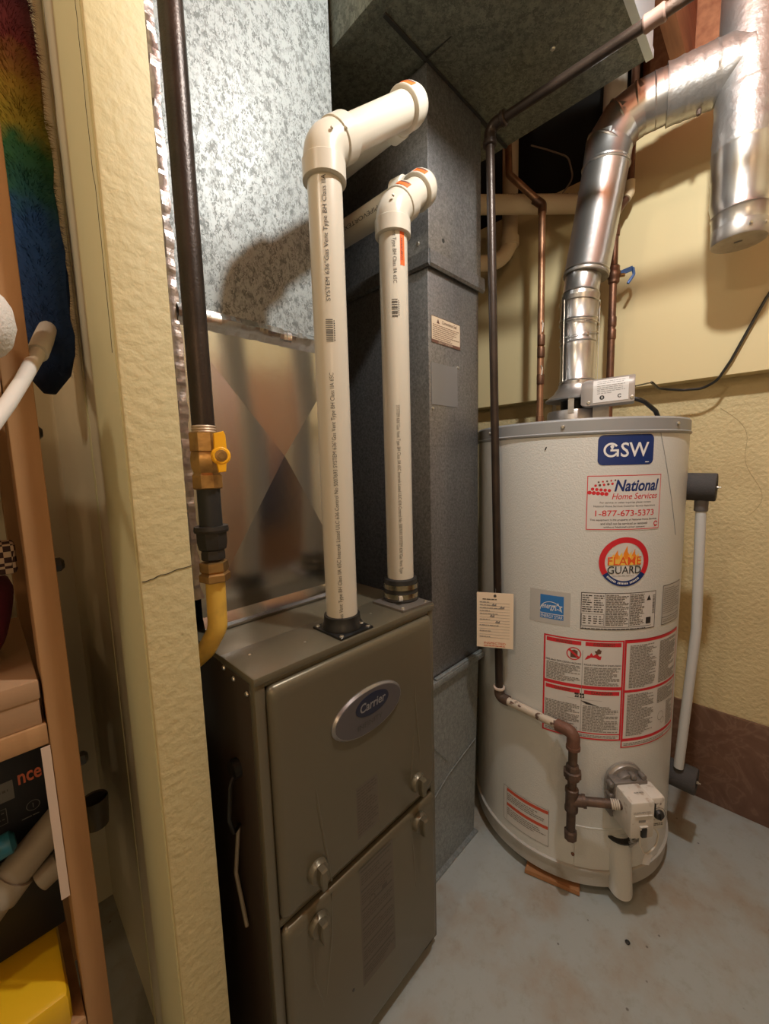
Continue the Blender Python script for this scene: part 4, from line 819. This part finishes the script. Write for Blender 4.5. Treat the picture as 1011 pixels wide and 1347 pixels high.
vin = V0+vT*-.047+vN*.056+Zv*.000; tc = Vector((1.012, .343, .322)); aa = (vin-tc).normalized(); b.tube([tc, tc+aa*.030], .0150, 16); b.lathe([(.026, .0165), (.034, .0165)], tc, aa, 16); b.build('tee', IRON2, gp)
MB().tube([tc+aa*.03, vin+aa*.008], RG, 16).build('valve_nipple', IRON2, gp)
b = MB(); 
for k in range(4): b.lathe([(0, .0118), (.002, .0128), (.004, .0118)], vin-aa*(.004+.005*k), aa, 12)
b.build('thread_sealant', mat('sealant', (.60, .54, .46), .5), gp)
b = MB(); b.lathe([(0, .012), (.003, .0158), (.020, .0165), (.024, .0165), (.028, .013)], (1.012, .343, .208), (0, 0, 1), 8); b.build('cap', IRON2, gp, smooth=20)
# hanging tag
tg = root('paper_tag', 'cream inspection tag with red print hanging on the thin gas pipe', 'tag', (1.012, .570, .77))
tn = Vector((-.87, -.486, 0)).normalized(); tu = Vector((.486, -.87, 0)).normalized(); to = Vector((1.008, .566, .680))+tn*.016
b = MB(); b.obox(to+Zv*.081+tn*0, tu*.050, tn*.0003, Zv*.081); tb = b.build('card', PAPER, tg)
d = Decal(planemap(to, tu, Zv), .0008)
d.text('CUSTOMER PROPANE INC', -.034, .142, .034, .146, DARK, 1) if False else d.lines(-.034, .141, .034, .147, .0055, INK, 1, .5)
for k in range(13):
    z = .132-.0085*k; d.rect(-.042, z, .040, z+.0007, MICRO, 1)
    if k % 2 == 0 or k < 5: d.lines(-.042, z+.001, -.042+.03+.02*(k % 3), z+.005, .0035, MICRO, 1, .5, k)
for x, z in ((-.01, .125), (.012, .118), (-.015, .092), (0, .075)):
    d.poly([(x, z), (x+.006, z+.007), (x+.009, z+.001), (x+.014, z+.006), (x+.013, z-.001)], MICRO, 2)
d.text('INSPECTED', -.030, .010, .030, .0165, REDO, 1); d.lines(-.03, .004, .03, .009, .0045, REDO, 1, .4)
d.build('tag_print', None, tg, smooth=0)
b = MB(); b.ring = None; b.tube([to+Zv*.155+tn*.003+Vector((0, 0, .004))*1, Vector((1.012, .566, .845)), Vector((1.03, .58, .85))], .0008, 6); b.lathe([(0, .004), (.001, .004)], to+Zv*.153, tn, 10); b.build('tie_wire', INK, tg)

# ================================================================== COPPER WATER LINES
cl = root('cold_water_line', 'bright copper water pipe entering the tank top left of the flue', 'pipe', (1.41, .624, 1.30))
K = Vector((1.409, .622, 0))
MB().tube(fillet([K+Zv*1.36, K+Vector((.012, .010, 2.055)), Vector((1.362, .722, 2.165)), Vector((1.362, .738, 2.62))], .02), .0112, 16).build('pipe', COPPER, cl)
for z in (1.47, 1.56, 1.60): MB().lathe([(0, .0118), (.004, .0128), (.030, .0128), (.034, .0118)], K+Zv*z, (0, 0, 1), 14).build('coupling', COPPERD, cl)
b = MB()
for z, s in ((1.64, .03), (1.50, .025)): b.tube([K+Vector((-.010, -.008, z)), K+Vector((-.0075, -.0095, z+s))], .0022, 6); b.tube([K+Vector((-.006, -.010, z+s*.6)), K+Vector((-.0105, -.006, z+s*1.3))], .002, 6)
b.build('solder_run', SOLDER, cl)
MB().tube(fillet([K+Vector((.012, .010, 2.03)), K+Vector((.012, .010, 2.055)), K+Vector((.002, .033, 2.078))], .012), .0142, 14).build('elbow', COPPERD, cl)
b = MB(); b.lathe([(0, .016), (.020, .016), (.022, .019), (.040, .019), (.043, .014), (.060, .0135)], K+Zv*1.302, (0, 0, 1), 8); b.build('dielectric_nut', mat('dirty_brass', (.26, .13, .07), .45, .7), cl, smooth=20)
hl = root('hot_water_line', 'dull copper water pipe with blue handled valve right of the flue', 'pipe', (1.53, .437, 1.30))
K = Vector((1.530, .437, 0))
MB().tube(fillet([K+Zv*1.302, K+Vector((.0, .002, 1.985)), Vector((1.572, .412, 2.055)), Vector((1.574, .408, 2.62))], .02), .0112, 16).build('pipe', COPPERD, hl)
b = MB(); b.lathe([(0, .013), (.004, .0165), (.015, .0165), (.020, .0195), (.036, .0195), (.040, .0165), (.052, .0165), (.056, .013)], K+Zv*1.775, (0, 0, 1), 12); sv_ = b.build('stop_valve', COPPERD, hl)
b = MB(); hdv = Vector((.55, -.83, 0)); b.tube([K+Zv*1.80, K+Zv*1.80+hdv*.032], .006, 10); b.build('valve_stem', BRASS, sv_)
b = MB(); hc = K+Zv*1.80+hdv*.030; b.obox(hc+Vector((.004, -.006, .012)), Vector((.010, -.016, .006)), Vector((.0028, .0018, 0)), Vector((-.002, .003, .006))); b.tube(fillet([hc+Vector((.012, -.022, .018)), hc+Vector((.010, -.026, -.004)), hc+Vector((.0, -.012, -.030))], .01), .0045, 8); b.build('valve_handle', mat('blue_handle', (.05, .16, .48), .4), sv_, label='blue lever handle')
for z in (1.60, 1.64, 1.92): MB().lathe([(0, .0118), (.004, .0130), (.028, .0130), (.032, .0118)], K+Zv*z, (0, 0, 1), 14).build('coupling', COPPERD, hl)
MB().tube(fillet([Vector((1.560, .419, 2.035)), Vector((1.572, .412, 2.055)), Vector((1.572, .412, 2.09))], .012), .0145, 14).build('elbow', PVCD, hl)

# ================================================================== PVC DRAIN LINES
dr = root('drain_pipe', 'cream plastic drain pipe running level behind the gas line and flue', 'pipe', (1.5, .7, 2.1))
Pa = Vector((1.349, .818, 2.107)); Pb = Vector((1.592, .589, 2.108))
MB().tube([Pa-(Pb-Pa).normalized()*.25, Pb+(Pb-Pa).normalized()*.06], .0302, 24).build('pipe', PVCD, dr)
dd = (Pb-Pa).normalized(); qd = Decal(lambda u, v, e: Pa+dd*u+(Vector((-.68, -.72, .0))*math.cos(v/.03+.75)+Zv*math.sin(v/.03+.75))*(.0302+e), .0004); qd.fn.curved = True
qd.text('ABS DWV PIPE SCH 40 ASTM D2661 CSA NSF', .02, -.004, .30, .004, mat('brown_ink', (.25, .12, .06), .6), 1); qd.build('printed_lettering', None, dr, smooth=0)
b = MB(); b.tube(fillet([Pb+dd*.02, Vector((1.596, .535, 2.135)), Vector((1.590, .475, 2.205)), Vector((1.592, .468, 2.62))], .06), .0335, 24); b.build('bend', mat('aged_white_pvc', (.60, .55, .47), .4), dr)
MB().lathe([(0, .030), (0, .037), (.03, .037), (.03, .030)], Pb+dd*.03, dd, 24).build('collar', MATS['aged_white_pvc'], dr)
MB().lathe([(0, .032), (0, .038), (.03, .038), (.03, .032)], (1.592, .468, 2.225), (0, 0, 1), 24).build('collar', MATS['aged_white_pvc'], dr)
b = MB(); b.tube(fillet([Vector((1.535, .808, 2.62)), Vector((1.535, .808, 1.975)), Vector((1.40, .94, 1.965))], .085, 14), .0285, 24); b.build('trap_bend', PVCD, dr)
MB().lathe([(0, .028), (0, .034), (.03, .034), (.03, .028)], (1.535, .808, 2.03), (0, 0, 1), 24).build('collar', PVCD, dr)
# cable loop in the dark joist bay, cord of the damper
b = MB(); pts = [Vector((1.56, .74, 2.36)), Vector((1.58, .69, 2.33)), Vector((1.60, .62, 2.28)), Vector((1.60, .60, 2.20)), Vector((1.58, .63, 2.155))]; b.tube(fillet(pts, .05), .0028, 8)
tag(b.build('loose_cable', mat('grey_wire', (.24, .19, .14), .5)), 'thin brown cable looping down in the dark joist bay', 'cable')
b = MB(); pts = [Vector(D1)+Zv*.01, Vector((1.45, .30, 1.432)), Vector((1.60, .31, 1.431)), Vector((1.618, .25, 1.420)), Vector((1.622, .20, 1.418)), Vector((1.622, .165, 1.436)), Vector((1.622, .135, 1.492)), Vector((1.622, .108, 1.556)), Vector((1.622, .070, 1.645)), Vector((1.622, .0, 1.78)), Vector((1.622, -.2, 2.3))]
b.tube(fillet(pts, .05), [.0022]*4+[.0040]*(len(fillet(pts, .05))-4), 8)
tag(b.build('power_cord', BLACK), 'thin black cord from the damper across to the right wall', 'cord')

# ================================================================== SHELF AND ITS CLUTTER
sh = root('storage_shelf', 'wooden shelf rack with square post left of the pillar', 'shelf', (-.3, .8, 0))
MB().box((.035, .700, 0), (.065, .760, 2.3)).build('post', WOOD, sh, bevel=.002)
MB().box((.035, 1.18, 0), (.065, 1.24, 2.3)).build('post', WOOD, sh, bevel=.002)
MB().box((-1.10, .700, 0), (-1.07, .760, 2.3)).build('post', WOOD, sh, bevel=.002)
MB().box((-1.10, 1.18, 0), (-1.07, 1.24, 2.3)).build('post', WOOD, sh, bevel=.002)
for z in (.838, .36, 1.30):
    MB().box((-1.068, .7005, z), (.034, 1.235, z+.030)).build('shelf_board', WOOD, sh, bevel=.002)
for (y, z) in ((.86, 1.27), (.80, 1.08), (.80, .78)):
    b = MB(); b.lathe([(0, .010), (.008, .010), (.012, .006)], (.065, y-.07, z), (1, 0, 0), 8); b.build('bolt', BLACK, sh)
def soft(name, pts_r, m, label, cat, jit=.06, n=24, sub=1, flat=1.0):
    b = MB(); P = [p for p, r in pts_r]; R = [r for p, r in pts_r]; b.tube(P, R, n, True, jit=jit)
    o = b.build(name, m, None, smooth=80)
    md = o.modifiers.new('s', 'SUBSURF'); md.levels = md.render_levels = sub
    return tag(o, label, cat)
# box on the shelf
cb = root('cardboard_box', 'flat brown cardboard box lying on the shelf board', 'box', (-.2, .9, .868))
MB().box((-.36, .704, .868), (.030, 1.05, .925)).build('box_body', CARD, cb, bevel=.002)
MB().box((-.362, .702, .905), (.0315, 1.052, .932)).build('box_lid', CARD, cb, bevel=.002)
CLR = mat('burgundy_cloth', (.095, .006, .022), .9, 0, (90, .8, 5))
soft('burgundy_blanket', [((-.36, .82, 1.01), .05), ((-.28, .82, 1.015), .075), ((-.15, .82, 1.015), .08), ((-.04, .82, 1.01), .077), ((.000, .82, 1.005), .068), ((.018, .82, 1.00), .045)], CLR, 'folded burgundy blanket on the cardboard box', 'blanket', .03)
CRED = mat('dark_red_cloth', (.16, .006, .014), .85, 0, (60, .5, 4), (7, (.07, .003, .008), .4, .7))
soft('red_garment', [((-.05, .80, 1.10), .05), ((-.055, .80, 1.16), .066), ((-.055, .80, 1.22), .066), ((-.05, .80, 1.275), .05)], CRED, 'dark red garment bundled under the upper shelf', 'garment', .05)
def check_mat():
    m = bpy.data.materials.new('checked_cloth'); m.use_nodes = True; nt = m.node_tree; N = nt.nodes; L = nt.links
    b = N['Principled BSDF']; b.inputs['Roughness'].default_value = .9; tc = N.new('ShaderNodeTexCoord'); c = N.new('ShaderNodeTexChecker'); c.inputs['Scale'].default_value = 130
    c.inputs[1].default_value = (.42, .33, .24, 1); c.inputs[2].default_value = (.03, .012, .012, 1); L.new(tc.outputs['Object'], c.inputs[0]); L.new(c.outputs[0], b.inputs['Base Color']); return m
b = MB()
for k in range(1): b.obox((-.09, .742, 1.095), (.118, 0, .004), (0, .012, .002), (0, -.002, .022))
o = b.build('checked_cloth', check_mat(), None, bevel=.006); tag(o, 'small brown and cream checked cloth tucked between blanket and garment', 'cloth')
TOW = mat('white_terry', (.66, .62, .57), .95, 0, (240, .9, 5))
soft('white_towel', [((-.35, .70, 1.385), .04), ((-.22, .69, 1.388), .055), ((-.08, .665, 1.385), .055), ((.0, .650, 1.382), .052), ((.032, .645, 1.378), .042), ((.052, .643, 1.376), .020)], TOW, 'fluffy white towel on the upper shelf by the post', 'towel', .05)
# duster
def duster_mat():
    m = bpy.data.materials.new('rainbow_fluff'); m.use_nodes = True; nt = m.node_tree; N = nt.nodes; L = nt.links
    b = N['Principled BSDF']; b.inputs['Roughness'].default_value = .95; tc = N.new('ShaderNodeTexCoord'); s = N.new('ShaderNodeSeparateXYZ'); L.new(tc.outputs['Object'], s.inputs[0])
    n = N.new('ShaderNodeTexNoise'); n.inputs['Scale'].default_value = 30; L.new(tc.outputs['Object'], n.inputs[0])
    a = N.new('ShaderNodeMath'); a.operation = 'MULTIPLY_ADD'; a.inputs[1].default_value = .08; L.new(n.outputs[0], a.inputs[0]); L.new(s.outputs[2], a.inputs[2])
    mr = N.new('ShaderNodeMapRange'); mr.inputs[1].default_value = -.10; mr.inputs[2].default_value = .62; L.new(a.outputs[0], mr.inputs[0])
    r = N.new('ShaderNodeValToRGB'); e = r.color_ramp.elements; e[0].position = 0; e[0].color = (.006, .012, .03, 1); e[1].position = 1; e[1].color = (.05, .008, .04, 1)  # rainbow bands; the dark bottom end is shade painted into the colour
    for p, c in ((.16, (.010, .035, .12)), (.39, (.012, .06, .20)), (.46, (.01, .08, .07)), (.54, (.02, .10, .03)), (.60, (.22, .17, .01)), (.68, (.25, .14, .01)), (.75, (.15, .02, .02)), (.88, (.06, .01, .03))): x = e.new(p); x.color = (*c, 1)
    L.new(mr.outputs[0], r.inputs[0]); L.new(r.outputs[0], b.inputs['Base Color']); return m
du = root('fluffy_duster', 'rainbow coloured fluffy duster with white handle hanging by the post', 'duster', (.085, .86, 1.46))
DM = duster_mat(); b = MB(); path = []; rr = []
for k in range(25):
    t = k/24; z = 1.345+.80*t; path.append((.104+.003*math.sin(t*5), .90, z)); rr.append(max(.004, (.041 if t > .12 else .041*math.sin(t/.12*PI/2+.15)**.6 if t > 0 else .008)*(1-.25*t)+grid_noise(t*4, .002)))
b.tube(path, rr, 28, True, jit=.05); b.build('fluff_core', DM, du, smooth=80)
b = MB(); rnd = random.Random(3)
for k in range(14000):
    t = rnd.uniform(.02, .97); i = min(int(t*24), 23); p = Vector(path[i]).lerp(Vector(path[i+1]), t*24-i); a = rnd.uniform(0, 2*PI); r0 = rr[i]*.93; dn = Vector((math.cos(a), math.sin(a), rnd.uniform(-.9, .5)))
    q0_ = p+Vector((math.cos(a), math.sin(a), 0))*r0; q1_ = q0_+dn.normalized()*rnd.uniform(.006, .016); w_ = Vector((-math.sin(a), math.cos(a), 0))*.0005
    b.add([q0_-w_, q0_+w_, q1_], [(0, 1, 2)])
o = b.build('fluff', DM, du, smooth=0); o['kind'] = 'stuff'
b = MB(); b.tube([(.108, .872, 1.446), (.092, .80, 1.408), (.078, .745, 1.375)], [.012, .0125, .0120], 16); b.tube([(.080, .755, 1.380), (.050, .640, 1.318), (.030, .56, 1.280), (.005, .47, 1.238)], [.0095, .0075, .007, .007], 16); b.build('handle', mat('duster_handle', (.66, .63, .58), .4), du)
# below the shelf
bx = root('black_carton', 'black printed carton on the lower part of the rack', 'box', (-.2, .9, .60))
b = MB(); b.obox((-.176, .985, .628), (.206, 0, -.0), (0, .17, 0), (-.0, 0, .170)); b.build('carton_body', mat('carton_black', (.012, .013, .018), .45), bx, bevel=.002)
d = Decal(planemap((-.374, .815, .458), (1, 0, 0), (0, 0, 1)), .0006)
d.text('nce', .372, .272, .400, .289, mat('carton_orange', (.55, .13, .06), .5), 1, bold=.02); d.rect(.20, .255, .366, .286, mat('carton_grey', (.13, .13, .13), .5), 0); d.lines(.21, .258, .36, .284, .007, INK, 1)
GI = mat('carton_ink', (.16, .16, .15), .6); d.ring(.385, .230, .0075, .0083, GI, 1); d.rect(.3846, .226, .3854, .234, GI, 1); d.frame(.31, .22, .355, .245, .0007, GI, 1); d.lines(.313, .223, .352, .243, .005, GI, 1, .25); d.ring(.350, .185, .0080, .0095, GI, 1); d.lines(.37, .208, .398, .218, .005, GI, 1, .3)
o = d.build('carton_print', None, bx, smooth=0); o['kind'] = 'stuff'
tag(MB().box((.0245, .6995, .60), (.0345, .7003, .836)).build('white_strip', mat('pale_board', (.58, .45, .36), .6)), 'narrow pale strip standing against the post', 'board')
PD = mat('dusty_pipe', (.30, .26, .20), .5, 0, (40, .2, 3), (10, (.20, .16, .12), .4, .7))
b = MB(); b.tube(fillet([(-.16, .785, .50), (-.055, .780, .580), (-.015, .780, .622), (.050, .788, .672)], .04, 8), .0235, 20); b.lathe([(0, .023), (0, .0275), (.03, .0275), (.03, .023)], (-.040, .780, .596), (.65, 0, .65), 20)
tag(b.build('old_plastic_pipe', PD), 'dusty beige plastic pipe bend leaning in front of the carton', 'pipe')
b = MB(); b.lathe([(0, .012), (.002, .018), (.030, .018), (.032, .015), (.032, .010)], (.004, .775, .588), (.8, .0, .35), 20); tag(b.build('pipe_coupling', PD), 'short dusty coupling lying beside the old pipe', 'coupling')
YEL = mat('yellow_plastic', (.72, .44, .01), .38, 0, (20, .1, 2))
b = MB(); b.obox((-.17, .805, .4220), (.190, 0, 0), (0, .105, .002), (0, -.002, .032)); tag(b.build('yellow_case', YEL, None, bevel=.010), 'bright yellow plastic case on the lower shelf', 'case')
b = MB(); b.lathe([(0, .018), (.05, .021), (.052, .020), (.05, .018), (.01, .016)], (.090, .84, .58), (0, 0, 1), 24); 
mg = tag(b.build('dark_mug', mat('mug_dark', (.06, .055, .045), .4)), 'small dark cup hung between post and wall', 'cup')
b = MB(); b.lathe([(0, .012), (.01, .016), (.05, .016), (.055, .010)], (-.068, .775, .668), (1, 0, .1), 14); tag(b.build('blue_cap', mat('blue_cap', (.02, .16, .24), .45)), 'small teal blue cap in front of the carton', 'cap')
tag(MB().lathe([(0, .0045), (.003, .006), (.005, .003)], (1.03, .205, 0), (0, 0, 1), 8).build('debris_speck', TAPEB), 'small dark speck lying on the bare floor', 'debris')
